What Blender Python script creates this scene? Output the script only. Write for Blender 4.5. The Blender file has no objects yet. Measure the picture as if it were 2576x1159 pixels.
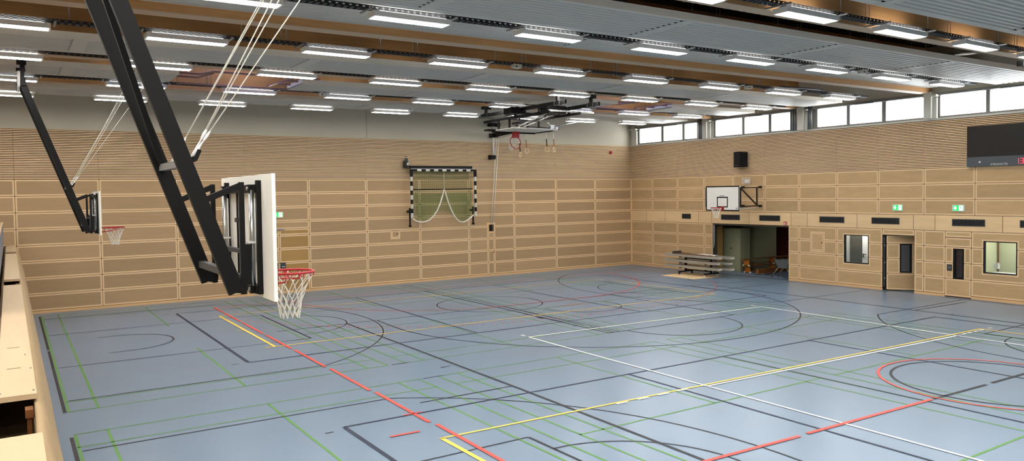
import bpy, math, random
from mathutils import Vector, Matrix
random.seed(7)
C = bpy.context.scene.collection
PI = math.pi
W, D = 26.163, 14.144            # right wall plane X, far wall plane Y
SL = .004                        # the roof rises slightly towards the window wall
def S(r, g, b, k=1.0):
    f = lambda c: ((c/255+.055)/1.055)**2.4 if c/255 > .04045 else c/255/12.92
    return (f(r)*k, f(g)*k, f(b)*k, 1)

# ------------------------------------------------------------------ materials
MATS = {}
def mat(name, col, rough=.6, metal=0., spec=.5, emit=None, estr=0., noise=0., nscale=(3, 3, 3), tone=0., bump=0., trans=None):
    m = bpy.data.materials.new(name); m.use_nodes = True
    nt = m.node_tree; b = nt.nodes['Principled BSDF']; N = nt.nodes.new; L = nt.links.new
    b.inputs['Base Color'].default_value = col
    b.inputs['Roughness'].default_value = rough
    b.inputs['Metallic'].default_value = metal
    b.inputs['Specular IOR Level'].default_value = spec
    if emit:
        b.inputs['Emission Color'].default_value = emit; b.inputs['Emission Strength'].default_value = estr
    src = None
    if noise or bump:
        tc = N('ShaderNodeTexCoord'); mp = N('ShaderNodeMapping'); mp.inputs['Scale'].default_value = nscale
        L(tc.outputs['Object'], mp.inputs['Vector'])
        n = N('ShaderNodeTexNoise'); n.inputs['Scale'].default_value = 1; n.inputs['Detail'].default_value = 6; n.inputs['Roughness'].default_value = .65
        L(mp.outputs['Vector'], n.inputs['Vector']); src = n.outputs['Fac']
    val = None
    if noise:
        mr = N('ShaderNodeMapRange'); mr.inputs['To Min'].default_value = 1-noise; mr.inputs['To Max'].default_value = 1+noise
        mr.inputs['From Min'].default_value = .25; mr.inputs['From Max'].default_value = .75
        L(src, mr.inputs['Value']); val = mr.outputs['Result']
    if tone:
        at = N('ShaderNodeAttribute'); at.attribute_name = 'tone'
        ma = N('ShaderNodeMath'); ma.operation = 'MULTIPLY_ADD'; ma.inputs[1].default_value = tone; ma.inputs[2].default_value = 1
        L(at.outputs['Fac'], ma.inputs[0])
        if val:
            mm = N('ShaderNodeMath'); mm.operation = 'MULTIPLY'; L(val, mm.inputs[0]); L(ma.outputs[0], mm.inputs[1]); val = mm.outputs[0]
        else: val = ma.outputs[0]
    if val:
        vm = N('ShaderNodeVectorMath'); vm.operation = 'SCALE'; vm.inputs[0].default_value = col[:3]
        L(val, vm.inputs['Scale']); L(vm.outputs['Vector'], b.inputs['Base Color'])
    if bump:
        bp = N('ShaderNodeBump'); bp.inputs['Strength'].default_value = bump; bp.inputs['Distance'].default_value = .01
        L(src, bp.inputs['Height']); L(bp.outputs['Normal'], b.inputs['Normal'])
    MATS[name] = m
    return m

def glass(name, tint, gl=.08, rough=.02):
    m = bpy.data.materials.new(name); m.use_nodes = True; nt = m.node_tree; nt.nodes.clear()
    o = nt.nodes.new('ShaderNodeOutputMaterial'); t = nt.nodes.new('ShaderNodeBsdfTransparent'); g = nt.nodes.new('ShaderNodeBsdfGlossy'); x = nt.nodes.new('ShaderNodeMixShader')
    t.inputs['Color'].default_value = tint; g.inputs['Roughness'].default_value = rough; x.inputs['Fac'].default_value = gl
    nt.links.new(t.outputs[0], x.inputs[1]); nt.links.new(g.outputs[0], x.inputs[2]); nt.links.new(x.outputs[0], o.inputs['Surface'])
    return m

def netmat(name, col, cell, fill, axes=(0, 2)):
    """knotted netting: thin strands on a square grid, nothing between them"""
    m = bpy.data.materials.new(name); m.use_nodes = True; nt = m.node_tree; nt.nodes.clear(); N = nt.nodes.new; L = nt.links.new
    o = N('ShaderNodeOutputMaterial'); t = N('ShaderNodeBsdfTransparent'); d = N('ShaderNodeBsdfDiffuse'); x = N('ShaderNodeMixShader')
    d.inputs['Color'].default_value = col
    tc = N('ShaderNodeTexCoord'); sp = N('ShaderNodeSeparateXYZ'); L(tc.outputs['Object'], sp.inputs[0])
    outs = []
    for a in axes:
        q = N('ShaderNodeMath'); q.operation = 'DIVIDE'; q.inputs[1].default_value = cell; L(sp.outputs[a], q.inputs[0])
        f = N('ShaderNodeMath'); f.operation = 'FRACT'; L(q.outputs[0], f.inputs[0])
        l = N('ShaderNodeMath'); l.operation = 'LESS_THAN'; l.inputs[1].default_value = fill; L(f.outputs[0], l.inputs[0]); outs.append(l.outputs[0])
    mx = N('ShaderNodeMath'); mx.operation = 'MAXIMUM'; L(outs[0], mx.inputs[0]); L(outs[1], mx.inputs[1])
    L(mx.outputs[0], x.inputs['Fac']); L(t.outputs[0], x.inputs[1]); L(d.outputs[0], x.inputs[2]); L(x.outputs[0], o.inputs['Surface'])
    return m

def brickmat(name, c1, c2, mortar):
    m = mat(name, c1, .8); nt = m.node_tree; b = nt.nodes['Principled BSDF']
    tc = nt.nodes.new('ShaderNodeTexCoord'); mp = nt.nodes.new('ShaderNodeMapping'); mp.inputs['Rotation'].default_value = (PI/2, 0, PI/2)
    bt = nt.nodes.new('ShaderNodeTexBrick'); bt.inputs['Color1'].default_value = c1; bt.inputs['Color2'].default_value = c2; bt.inputs['Mortar'].default_value = mortar
    bt.inputs['Scale'].default_value = 1; bt.inputs['Brick Width'].default_value = .25; bt.inputs['Row Height'].default_value = .083; bt.inputs['Mortar Size'].default_value = .008
    sx = nt.nodes.new('ShaderNodeSeparateXYZ'); cb = nt.nodes.new('ShaderNodeCombineXYZ')
    nt.links.new(tc.outputs['Object'], sx.inputs[0]); nt.links.new(sx.outputs['Y'], cb.inputs['X']); nt.links.new(sx.outputs['Z'], cb.inputs['Y'])
    nt.links.new(cb.outputs[0], bt.inputs['Vector']); nt.links.new(bt.outputs['Color'], b.inputs['Base Color'])
    return m

FLOOR = mat('floor_linoleum', S(109, 130, 150), .29, spec=.55, noise=.05, nscale=(.5, .5, .5))
FIELD_F = mat('birch_panel_far', S(172, 142, 106), .6, spec=.25, noise=.07, nscale=(.9, 1, 14), tone=.10)
FIELD_R = mat('birch_panel_right', S(188, 156, 114), .6, spec=.25, noise=.10, nscale=(1, 1.3, 5), tone=.10)
BORD = mat('birch_border', S(224, 192, 148), .6, spec=.25, noise=.05, nscale=(2, 2, 10))
STRIP = mat('birch_strip', S(222, 190, 145), .55, spec=.25, noise=.10, nscale=(2, .8, 5), tone=.06)
JOINT = mat('panel_joint', S(72, 48, 28), .9, spec=.1)
SLAT = mat('birch_slat', S(230, 197, 156), .6, spec=.2, noise=.05, nscale=(1.3, 1.3, 6), tone=.05)
SLATBACK = mat('slat_backing', S(38, 24, 18), .95, spec=.05)
PLASTER = mat('grey_plaster', S(200, 192, 174), .85, spec=.15, noise=.03, nscale=(1, 1, 1))
PLINTH = mat('birch_plinth', S(214, 172, 122), .6, spec=.25, noise=.05, nscale=(2, 2, 10))
DOORWOOD = mat('door_birch', S(166, 130, 78), .6, spec=.25, noise=.07, nscale=(.9, 1, 14), tone=.06)
GLULAM = mat('glulam_spruce', S(190, 142, 92), .6, spec=.25, noise=.16, nscale=(.7, 3, 9))
GLUBOT = mat('glulam_underside', S(192, 166, 138), .6, spec=.25, noise=.08, nscale=(.7, 8, 3))
SAIL = mat('radiant_panel_grey', S(192, 190, 182), .45, spec=.4, noise=.03, nscale=(.6, .6, .6))
SAILEDGE = mat('radiant_panel_edge', S(238, 232, 218), .5, spec=.3)
DARKGAP = mat('shadow_gap', S(18, 18, 18), .9, spec=.05)
DECK = mat('steel_deck', S(70, 72, 72), .55, metal=.2, spec=.4)
WHITE = mat('white_enamel', S(232, 230, 226), .4, spec=.4)
OFFW = mat('offwhite_paint', S(206, 203, 192), .6, spec=.3)
GALV = mat('galvanised_steel', S(150, 152, 154), .4, metal=.7, spec=.5, noise=.1, nscale=(9, 9, 9))
TRAY = mat('tray_grey', S(66, 67, 68), .7, spec=.2)
CHROME = mat('bright_steel', S(205, 205, 203), .25, metal=.9)
BLACK = mat('black_steel', S(13, 12, 11), .5, spec=.25)
BLACKM = mat('matt_black', S(20, 20, 20), .7, spec=.2)
DKGREY = mat('dark_grey_steel', S(62, 62, 62), .5, spec=.4)
RED = mat('rim_red', S(176, 24, 28), .38, spec=.5)
ROPE = mat('white_rope', S(232, 226, 212), .8, spec=.2)
BOARD = mat('backboard_white', S(236, 232, 222), .4, spec=.4)
BOARDBACK = mat('backboard_rear', S(250, 247, 238), .45, spec=.4)
FRAME = mat('window_frame_grey', S(128, 126, 122), .5, spec=.4)
GLOW = mat('luminaire_diffuser', S(255, 255, 255), .5, emit=(1, .985, .96, 1), estr=40)
UPGLOW = mat('added_upglow', S(255, 255, 255), .5, emit=(1, .985, .96, 1), estr=28)  # upward glow added to the luminaires to brighten beams and panel edges
GREEN = mat('exit_sign_green', S(20, 170, 80), .5, emit=S(30, 200, 95), estr=1.1)
SIGNW = mat('exit_sign_white', S(240, 255, 240), .5, emit=S(225, 255, 225), estr=1.3)
SIGNRED = mat('fire_sign_red', S(170, 28, 24), .5)
GLASS = glass('window_glass', (.97, .99, 1, 1), .06)
GLASSV = glass('skylight_glass', (.09, .09, .20, 1), .06)
GLASSD = glass('interior_glass', (.86, .88, .87, 1), .10)
NETG = netmat('goal_net_green', S(96, 122, 62), .1, .105)
NETG2 = netmat('goal_net_green_fold', S(52, 124, 66), .05, .13)
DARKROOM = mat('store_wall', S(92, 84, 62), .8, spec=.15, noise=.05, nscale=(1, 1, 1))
BRICK = brickmat('red_brick', S(120, 44, 26), S(96, 34, 22), S(70, 40, 28))
CAB = mat('cabinet_green_grey', S(150, 152, 122), .5, spec=.3)
BENCHWOOD = mat('bench_orange_wood', S(196, 116, 40), .5, spec=.35, noise=.12, nscale=(3, 3, 14))
BENCHDARK = mat('bench_seat_wood', S(120, 74, 38), .5, spec=.3, noise=.12, nscale=(2, 3, 14))
ALU = mat('aluminium_profile', S(178, 172, 158), .4, metal=.45, noise=.05, nscale=(2, 2, 2))
PLY = mat('plywood_sheet', S(224, 194, 150), .6, spec=.2, noise=.05, nscale=(3, 1, 1))
LID = mat('maple_lid', S(198, 170, 132), .55, spec=.3, noise=.05, nscale=(9, .8, 2))
PAD = mat('front_pad', S(172, 146, 110), .8, spec=.15, noise=.08, nscale=(4, 1.2, 4))
INNER = mat('dark_inside', S(128, 106, 80), .9, spec=.1)
GUARD = mat('grey_guard', S(132, 136, 142), .55, spec=.3)
ROOMW = mat('room_white', S(214, 218, 214), .8)
ROOMG = mat('room_pale_green', S(206, 210, 178), .8)
PANELGREY = mat('grey_door_panel', S(72, 74, 68), .6)
PIPE = mat('heating_pipe', S(150, 120, 118), .35, metal=.3)
SILVER = mat('silver_letter', S(200, 200, 198), .4)
LED = mat('led_red', S(230, 40, 60), .5, emit=S(255, 60, 85), estr=1.6)
SCREEN = mat('score_screen', S(34, 29, 26), .5, spec=.3)
CASING = mat('score_casing', S(74, 78, 82), .45, spec=.4)
LEATHER = mat('ring_strap_brown', S(150, 100, 50), .7)
CARTGREY = mat('cart_fabric_grey', S(88, 92, 88), .8)
# paint colours of the court lines
L_GREEN = mat('line_green', S(92, 142, 66), .5, spec=.3)
L_BLACK = mat('line_black', S(34, 34, 38), .5, spec=.3)
L_NAVY = mat('line_navy', S(40, 46, 66), .5, spec=.3)
L_RED = mat('line_red', S(228, 84, 70), .5, spec=.3)
L_YEL = mat('line_yellow', S(248, 206, 90), .5, spec=.3)
L_WHITE = mat('line_white', S(250, 248, 235), .5, spec=.3)

# ------------------------------------------------------------------ mesh builder
class MB:
    def __init__(s): s.v = []; s.f = []; s.m = []; s.t = []; s.sm = []
    def add(s, vs, fs, m=0, t=0., smooth=False):
        o = len(s.v); s.v += [tuple(v) for v in vs]
        for f in fs: s.f.append(tuple(i+o for i in f)); s.m.append(m); s.t.append(t); s.sm.append(smooth)
        return s
    def quad(s, a, b, c, d, m=0, t=0.): return s.add([a, b, c, d], [(0, 1, 2, 3)], m, t)
    def box(s, a, b, m=0, t=0.):
        x0, y0, z0 = [min(p, q) for p, q in zip(a, b)]; x1, y1, z1 = [max(p, q) for p, q in zip(a, b)]
        vs = [(x0,y0,z0),(x1,y0,z0),(x1,y1,z0),(x0,y1,z0),(x0,y0,z1),(x1,y0,z1),(x1,y1,z1),(x0,y1,z1)]
        return s.add(vs, [(3,2,1,0),(4,5,6,7),(0,1,5,4),(1,2,6,5),(2,3,7,6),(3,0,4,7)], m, t)
    def sbox(s, a, b, m=0):                       # box that follows the slope of the roof
        x0, y0, z0 = [min(p, q) for p, q in zip(a, b)]; x1, y1, z1 = [max(p, q) for p, q in zip(a, b)]
        e = lambda x, y, z: (x, y, z+SL*x)
        vs = [e(x0,y0,z0),e(x1,y0,z0),e(x1,y1,z0),e(x0,y1,z0),e(x0,y0,z1),e(x1,y0,z1),e(x1,y1,z1),e(x0,y1,z1)]
        return s.add(vs, [(3,2,1,0),(4,5,6,7),(0,1,5,4),(1,2,6,5),(2,3,7,6),(3,0,4,7)], m)
    def bar(s, p, q, w, h, up=(0, 0, 1), m=0):    # rectangular bar from p to q
        p = Vector(p); q = Vector(q); d = (q-p).normalized(); u = Vector(up)
        r = d.cross(u)
        if r.length < 1e-4: r = d.cross(Vector((1, 0, 0)))
        r.normalize(); u = r.cross(d).normalized()
        vs = []
        for e in (p, q):
            for a, b in ((-1,-1),(1,-1),(1,1),(-1,1)): vs.append(e+r*(a*w/2)+u*(b*h/2))
        return s.add(vs, [(0,1,2,3)[::-1],(4,5,6,7),(0,1,5,4),(1,2,6,5),(2,3,7,6),(3,0,4,7)], m)
    def tube(s, pts, r, n=8, m=0, closed=False, cap=True):
        pts = [Vector(p) for p in pts]; k = len(pts); vs = []; prev = None
        for i, p in enumerate(pts):
            if closed: d = pts[(i+1) % k]-pts[i-1]
            else: d = pts[min(i+1, k-1)]-pts[max(i-1, 0)]
            d.normalize()
            if prev is None:
                a = Vector((0, 0, 1)) if abs(d.z) < .9 else Vector((1, 0, 0)); u = d.cross(a).normalized()
            else: u = (prev-d*prev.dot(d)).normalized()
            prev = u; w = d.cross(u); rr = r[i] if isinstance(r, (list, tuple)) else r
            for j in range(n):
                t = 2*PI*j/n; vs.append(p+(u*math.cos(t)+w*math.sin(t))*rr)
        fs = []
        for i in range(k if closed else k-1):
            for j in range(n):
                a = i*n+j; b = i*n+(j+1) % n; i2 = (i+1) % k
                fs.append((a, b, i2*n+(j+1) % n, i2*n+j))
        s.add(vs, fs, m, 0, n > 4)
        if cap and not closed: o = len(s.v)-len(vs); s.f += [tuple(range(o+n-1, o-1, -1)), tuple(range(o+(k-1)*n, o+k*n))]; s.m += [m, m]; s.t += [0, 0]; s.sm += [False, False]
        return s
    def poly(s, pts, m=0): return s.add(pts, [tuple(range(len(pts)))], m)
    def build(s, name, mats, parent=None):
        o0 = Vector(parent_loc(parent)) if parent else Vector((0, 0, 0))
        me = bpy.data.meshes.new(name); me.from_pydata([Vector(v)-o0 for v in s.v], [], s.f)
        for x in (mats if isinstance(mats, (list, tuple)) else [mats]): me.materials.append(x)
        me.polygons.foreach_set('material_index', s.m); me.polygons.foreach_set('use_smooth', s.sm)
        if any(s.t):
            a = me.attributes.new('tone', 'FLOAT', 'FACE'); a.data.foreach_set('value', s.t)
        me.update()
        o = bpy.data.objects.new(name, me); C.objects.link(o)
        if parent: o.parent = parent
        return o
def parent_loc(o):
    v = Vector((0, 0, 0))
    while o: v += o.location; o = o.parent
    return v
def tag(o, label, cat, group=None):
    o['label'] = label; o['category'] = cat
    if group: o['group'] = group
    return o
def thing(name, label, cat, loc=(0, 0, 0), group=None):
    o = bpy.data.objects.new(name, None); o.empty_display_size = .1; C.objects.link(o); o.location = loc
    return tag(o, label, cat, group)
def struct(o): o['kind'] = 'structure'; return o
def dup(root, loc, label, group=None):
    r = root.copy(); C.objects.link(r); r.location = loc; r['label'] = label
    if group: r['group'] = group
    for ch in list(root.children):
        c = ch.copy(); C.objects.link(c); c.parent = r
        for g in list(ch.children):
            d = g.copy(); C.objects.link(d); d.parent = c
    return r
def arc(cx, cy, r, a0, a1, n=40): return [(cx+r*math.cos(math.radians(a0+(a1-a0)*i/n)), cy+r*math.sin(math.radians(a0+(a1-a0)*i/n))) for i in range(n+1)]

# ------------------------------------------------------------------ floor and court lines
mb = MB(); mb.quad((-7, -31, 0), (W, -31, 0), (W, D, 0), (-7, D, 0))
floor = struct(mb.build('floor', FLOOR))
ZL = [.0015]
def line(mb, pts, w, closed=False):
    z = ZL[0]; n = len(pts); vs = []
    for i, p in enumerate(pts):
        p = Vector((p[0], p[1]))
        a = Vector(pts[i-1]) if (i or closed) else None; b = Vector(pts[(i+1) % n]) if (i < n-1 or closed) else None
        d1 = (p-a).normalized() if a is not None else None; d2 = (b-p).normalized() if b is not None else None
        d = ((d1 or d2)+(d2 or d1)).normalized(); nn = Vector((-d.y, d.x)); dd = d2 or d1
        k = w/2/max(.4, nn.dot(Vector((-dd.y, dd.x))))
        vs += [(p.x+nn.x*k, p.y+nn.y*k, z), (p.x-nn.x*k, p.y-nn.y*k, z)]
    fs = [(2*i, 2*i+1, (2*i+3) % (2*n), (2*i+2) % (2*n)) for i in range(n if closed else n-1)]
    mb.add(vs, fs)
def lines(name, material, segs, w, label=None):
    mb = MB(); ZL[0] += .0012
    for s in segs:
        if isinstance(s, dict): line(mb, s['p'], s.get('w', w), s.get('c', False))
        else: line(mb, s, w)
    o = mb.build(name, material, floor)
    if label: o['label'] = label
seg = []
for x0, x1 in ((0, 6.1), (6.54, 12.62), (13.08, 19.16), (19.6, 25.7)):
    for y0 in (0, -14.96):
        xm = (x0+x1)/2
        for y in (0, .76, 4.72, 8.68, 12.64, 13.4):
            if x0 == 0 and y in (4.72, 8.68) or x0 > 19: continue
            seg.append([(x0-.02, y0+y), (x1+.02, y0+y)])
        for x in (x0, x0+.46, x1-.46, x1)[:2 if x0 > 19 else 4]: seg.append([(x, y0), (x, y0+13.4)])
        if x0 > 19: continue
        seg.append([(xm, y0), (xm, y0+4.72)]); seg.append([(xm, y0+8.68), (xm, y0+13.4)])
lines('badminton_lines', L_GREEN, seg, .042, 'green badminton court lines painted on the blue floor')
# cross courts for basketball (black)
seg = []
for yc in (6.66, -8.36):
    for sx, xb in ((1, -.06), (-1, 25.86)):
        X = lambda d: xb+sx*d
        hoop = X(1.575+.05)
        b0, b1 = (yc-6.7, yc-.1), (yc+.1, yc+6.65)
        seg.append(dict(p=[(xb, b0[0]), (xb, b0[1])], w=.055)); seg.append(dict(p=[(xb, b1[0]), (xb, b1[1])], w=.055))
        for s in (-1, 1): seg.append([(X(.1), yc+s*2.45), (X(5.86), yc+s*2.45)])
        seg.append(dict(p=[(X(5.87), yc-2.4), (X(5.87), yc+2.45)], w=.05))
        seg.append([(x if sx > 0 else 2*X(5.87)-x, y) for x, y in arc(X(5.87), yc, 1.8, -90, 90, 30)])
        seg.append([(X(1.2), yc+1.25)]+[(hoop+sx*(x-hoop), y) for x, y in arc(hoop, yc, 1.25, 90, -90, 24)]+[(X(1.2), yc-1.25)])
        a = math.degrees(math.acos(5.8/6.75))
        seg.append([(X(.1), yc+5.81)]+[(hoop+sx*(x-hoop), y) for x, y in arc(hoop, yc, 6.75, 90-a, -90+a, 60)]+[(X(.1), yc-5.81)])
        for s in (-1, 1): seg.append([(X(3.36), yc+s*4.48), (X(3.5), yc+s*4.48)])
    if yc > 0:
        seg.append([(12.88, yc-6.66), (12.88, yc+6.96)])
        seg.append(dict(p=arc(12.87, yc, 1.8, 0, 360, 60)[:-1], c=True))
for x in (6.2, 16.9): seg.append([(x, .0), (x+.45, .0)])
seg.append([(6.2, -1.56), (6.66, -1.56)])
lines('cross_basketball_lines', L_BLACK, seg, .04, 'thin black lines of the two cross basketball courts')
# main basketball court along the hall (black)
seg = []
for s in (0,):
    seg += [[(7.42, 5.82), (22.45, 5.82)]]
    seg += [dict(p=[(7.42, 5.82), (7.34, -3.16), (7.2, -9.2), (7.1, -22)], w=.065), dict(p=[(22.47, 5.82), (22.38, -2.8), (22.25, -9), (22.2, -22)], w=.055)]
    a = math.degrees(math.acos(6.58/6.75))
    seg += [[(8.37, 5.82)]+arc(14.97, 4.14, 6.68, 180, 360, 70)+[(21.7, 5.82)]]
    for x, x2 in ((12.62, 12.5), (17.52, 17.42)): seg.append([(x, 5.82), (x2, 0)])
    seg += [[(12.5, 0), (17.42, .0)], arc(14.97, 0, 1.82, 180, 360, 36)]
    seg += [[(13.72, 4.62)]+arc(15, 4.25, 1.27, 180, 360, 30)+[(16.28, 4.7)]]
    seg += [[(12.86, 5.82), (12.73, 1.35)], [(12.72, 1.1), (12.7, .05)]]
    for y in (3.9, 2.5, 1.4, .7): seg += [[(12.35, y), (12.55, y)], [(17.45, y), (17.65, y)]]
    seg += [dict(p=[(12.5, 3.0), (12.5, 3.3)], w=.14)]
    seg += [dict(p=arc(15, -8.4, 1.78, 0, 360, 64)[:-1], c=True, w=.055)]
    seg += [dict(p=[(12.85, -8.38), (14.65, -8.43)], w=.07), dict(p=[(14.86, -8.43), (17.2, -8.47)], w=.07)]
    seg += [[(5.37, 5.81), (7.4, 5.81)], [(5.33, -3.16), (7.3, -3.15)], [(4.9, -2.41), (4.95, -2.42)], [(22.45, -2.8), (25.3, -2.88)]]
    seg += [[(6.95, -.9), (7.2, -.88)], [(18.6, -.05), (19, -.03)]]
lines('main_basketball_lines', L_BLACK, seg, .042, 'black lines of the main basketball court')
# cross volleyball courts (navy)
seg = []
for y0, y1, kx in ((2.2, 11.15, 0), (-12.7, -3.74, 0)):
    seg += [dict(p=[(3.67, y0), (3.67, y1)], w=.07)]
    seg += [[(3.67, y1), (21.66, y1-.06)], [(3.67, y0), (21.6, y0-.08)], [(21.62, y0-.08), (21.62, y1-.06)]]
    for x in (9.75, 15.72): seg.append([(x-.05, y0), (x+.05, y1)])
    seg.append([(12.6, y0), (12.66, y1)])
lines('cross_volleyball_lines', L_NAVY, seg, .05, 'navy lines of the two cross volleyball courts')
# yellow courts
seg = []
for y0, y1 in ((3.66, 9.75), (-11.4, -5.18)):
    seg += [dict(p=[(4.69, y0+.03), (4.69, y1)], w=.075), [(4.45 if y0 > 0 else 4.66, y0), (20.65, y0-.1)], [(4.66, y1), (20.6, y1+.06 if y0 > 0 else y1-.34)], [(20.62, y0-.1), (20.62, y1-.3)]]
    seg.append([(4.48, (y0+y1)/2-.02), (4.66, (y0+y1)/2-.02)])
lines('yellow_court_lines', L_YEL, seg, .055, 'yellow court lines')
# main volleyball court (white)
seg = [[(10.46, .82), (10.42, -.84), (10.35, -4.78), (10.26, -10.4), (10.2, -17.4)], [(10.46, .82), (15.97, .65), (19.36, .54)], [(19.36, .54), (19.26, -2.78), (19.16, -6), (19, -17)],
       [(10.33, -5.4), (19.2, -5.64)], [(10.47, 1.2), (10.48, 1.02)], [(19.36, .95), (19.4, .78)]]
for x in (8.25, 8.75, 9.25, 9.75): seg.append(dict(p=[(x-.13, -5.32), (x+.13, -5.33)], w=.05))
for x in (19.55, 19.85, 20.15, 20.45): seg.append([(x-.1, -5.62), (x+.1, -5.63)])
seg.append([(20.85, -5.6), (21.0, -5.64)])
lines('main_volleyball_lines', L_WHITE, seg, .055, 'white lines of the main volleyball court')
# handball court (red)
seg = []
for a, b in ((11.75, 10.5), (10.3, 8.18), (7.93, 5.67), (5.43, 3.16), (2.94, .69), (.45, -1.81), (-2.0, -4.33), (-4.5, -6.9), (-7.1, -16)):
    seg.append(dict(p=[(4.96, a), (4.93+.004*b, b)], w=.07))
seg += [[(4.95, 11.68), (24.5, 11.68)]]
seg += [[(7.5, 11.68)]+arc(13.45, 11.72, 5.9, 182, 270, 40)+[(16.35, 5.82)]+arc(16.4, 11.72, 5.9, 270, 358, 40)]
dash = [(4.96, 8.35)]+arc(13.45, 11.72, 8.95, 202, 270, 40)+arc(16.35, 11.72, 8.95, 270, 338, 40)
acc = 0; cur = []
for i in range(len(dash)-1):
    p, q = Vector(dash[i]), Vector(dash[i+1]); n = max(1, int((q-p).length/.03))
    for k in range(n):
        t = p.lerp(q, k/n); acc += (q-p).length/n
        if acc % .3 < .15: cur.append(tuple(t))
        elif cur:
            if len(cur) > 1: seg.append(cur)
            cur = []
seg += [[(14.45, 4.66), (15.45, 4.62)], [(14.9, 7.7), (15.05, 7.7)]]
seg += [[(4.74, -3.71), (5.08, -3.72)], dict(p=[(4.07, -4.65), (4.57, -4.67)], w=.06)]
seg += [dict(p=[(5.5, -8.16), (9.18, -8.3)], w=.075), dict(p=[(9.38, -8.29), (12.8, -8.38)], w=.075), dict(p=arc(15, -8.42, 2.03, 0, 360, 70)[:-1], c=True, w=.05)]
lines('handball_lines', L_RED, seg, .045, 'red handball court lines')

# ------------------------------------------------------------------ panelled walls
def rect_sub(r, holes):
    out = [r]
    for h in holes:
        nx = []
        for (a, b, c, d) in out:                     # a..b along the wall, c..d up
            e, f, g, i = h
            if f <= a or e >= b or i <= c or g >= d: nx.append((a, b, c, d)); continue
            if e > a: nx.append((a, e, c, d))
            if f < b: nx.append((f, b, c, d))
            m0, m1 = max(a, e), min(b, f)
            if g > c: nx.append((m0, m1, c, g))
            if i < d: nx.append((m0, m1, i, d))
        out = nx
    return [r for r in out if r[1]-r[0] > 1e-4 and r[3]-r[2] > 1e-4]
FAR = lambda u, d, z: (u, D-d, z)
RIGHT = lambda u, d, z: (W-d, u, z)
def wq(mb, P, r, d, m, t=0.): a, b, c, e = r; mb.quad(P(a, d, c), P(b, d, c), P(b, d, e), P(a, d, e), m, t)
def wbox(mb, P, r, d0, d1, m=0, t=0.): a, b, c, e = r; mb.box(P(a, d0, c), P(b, d1, e), m, t)
def panel(mb, P, r, holes=(), field=1, bord=2, bw=.048, gap=.007, d=.012):
    a, b, c, e = r; a += gap; b -= gap; c += gap; e -= gap
    t = random.uniform(-1, 1)
    big = [(h[0]-bw, h[1]+bw, h[2]-bw, h[3]+bw) for h in holes]
    if bw > 0:
        for q in rect_sub((a+bw, b-bw, c+bw, e-bw), big): wq(mb, P, q, d, field, t)
        for q in ((a, b, c, c+bw), (a, b, e-bw, e), (a, a+bw, c+bw, e-bw), (b-bw, b, c+bw, e-bw)):
            for q2 in rect_sub(q, big): wq(mb, P, q2, d, bord)
        for g in big:                                # light frame round the opening
            g = (max(g[0], a), min(g[1], b), max(g[2], c), min(g[3], e))
            if g[0] < g[1] and g[2] < g[3]:
                for q in rect_sub(g, holes): wq(mb, P, q, d, bord)
    else:
        for q in rect_sub((a, b, c, e), holes): wq(mb, P, q, d, field, t)
Z0, ZH = .0915, .5427
RZ = [Z0+ZH*k for k in range(9)]                   # .09 ... 4.43
def slats(mb, P, u0, u1, joints, m_s, m_b, holes=()):
    for q in rect_sub((u0, u1, RZ[8], 6.09), holes): wq(mb, P, q, .003, m_b)
    n = 29; p = (6.09-RZ[8]-.01)/n
    for k in range(n):
        z = RZ[8]+.012+k*p
        js = [u0]+[j for j in sorted(joints) if u0 < j < u1]+[u1]
        for a, b in zip(js, js[1:]):
            for q in rect_sub((a+.003, b-.003, z, z+p*.61), holes): wbox(mb, P, q, .004, .034, m_s, random.uniform(-1, 1))

# far wall
mb = MB()
wbox(mb, FAR, (-7, W, -.02, 6.1), -.2, 0, 0)
wbox(mb, FAR, (-7, W+.3, 6.1, 8.7), -.2, .03, 3)
wbox(mb, FAR, (-7, W, 6.085, 6.1), -.2, .05, 2)
FJ = [-.606+2.4343*k for k in range(-3, 12)]; FJ[-1] = W
doorX = (6.70, 7.94, 9.13)
hat = (12.66, 13.0, 1.95, 2.25)
for i, (a, b) in enumerate(zip(FJ, FJ[1:])):
    for k in range(8):
        r = (a, b, RZ[k], RZ[k+1])
        if 6.5 < a < 7 and k < 5:
            if k == 4: panel(mb, FAR, (a, b, 2.5, RZ[5]))
            continue
        if a < 17.5 < b and k < 5:
            if k < 4:
                for q in ((a, 17.42), (17.42, 17.76), (17.76, b)): panel(mb, FAR, (q[0], q[1], RZ[k] if not (k == 3 and q[0] == 17.42) else RZ[3], RZ[k+1] if not (k == 3 and q[0] == 17.42) else 2.02), bw=.04)
                continue
            panel(mb, FAR, r, [(17.42, 17.76, 2.0, 2.39)]); continue
        if a < 12.8 < b and k == 3:
            panel(mb, FAR, r, [hat]); panel(mb, FAR, hat, bw=.04); continue
        panel(mb, FAR, r)
slats(mb, FAR, -7, W, FJ, 4, 5)
far = struct(mb.build('wall_far', [JOINT, FIELD_F, BORD, PLASTER, SLAT, SLATBACK]))
mb = MB(); wbox(mb, FAR, (-7, W-.02, 0, RZ[0]-.008), 0, .018); struct(mb.build('baseboard_far', PLINTH))
# vertical seams of the plaster
mb = MB()
for x in (11.62, 18.9): wbox(mb, FAR, (x-.006, x+.006, 6.12, 7.6), .03, .033)
struct(mb.build('trim_1', DKGREY))
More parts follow.
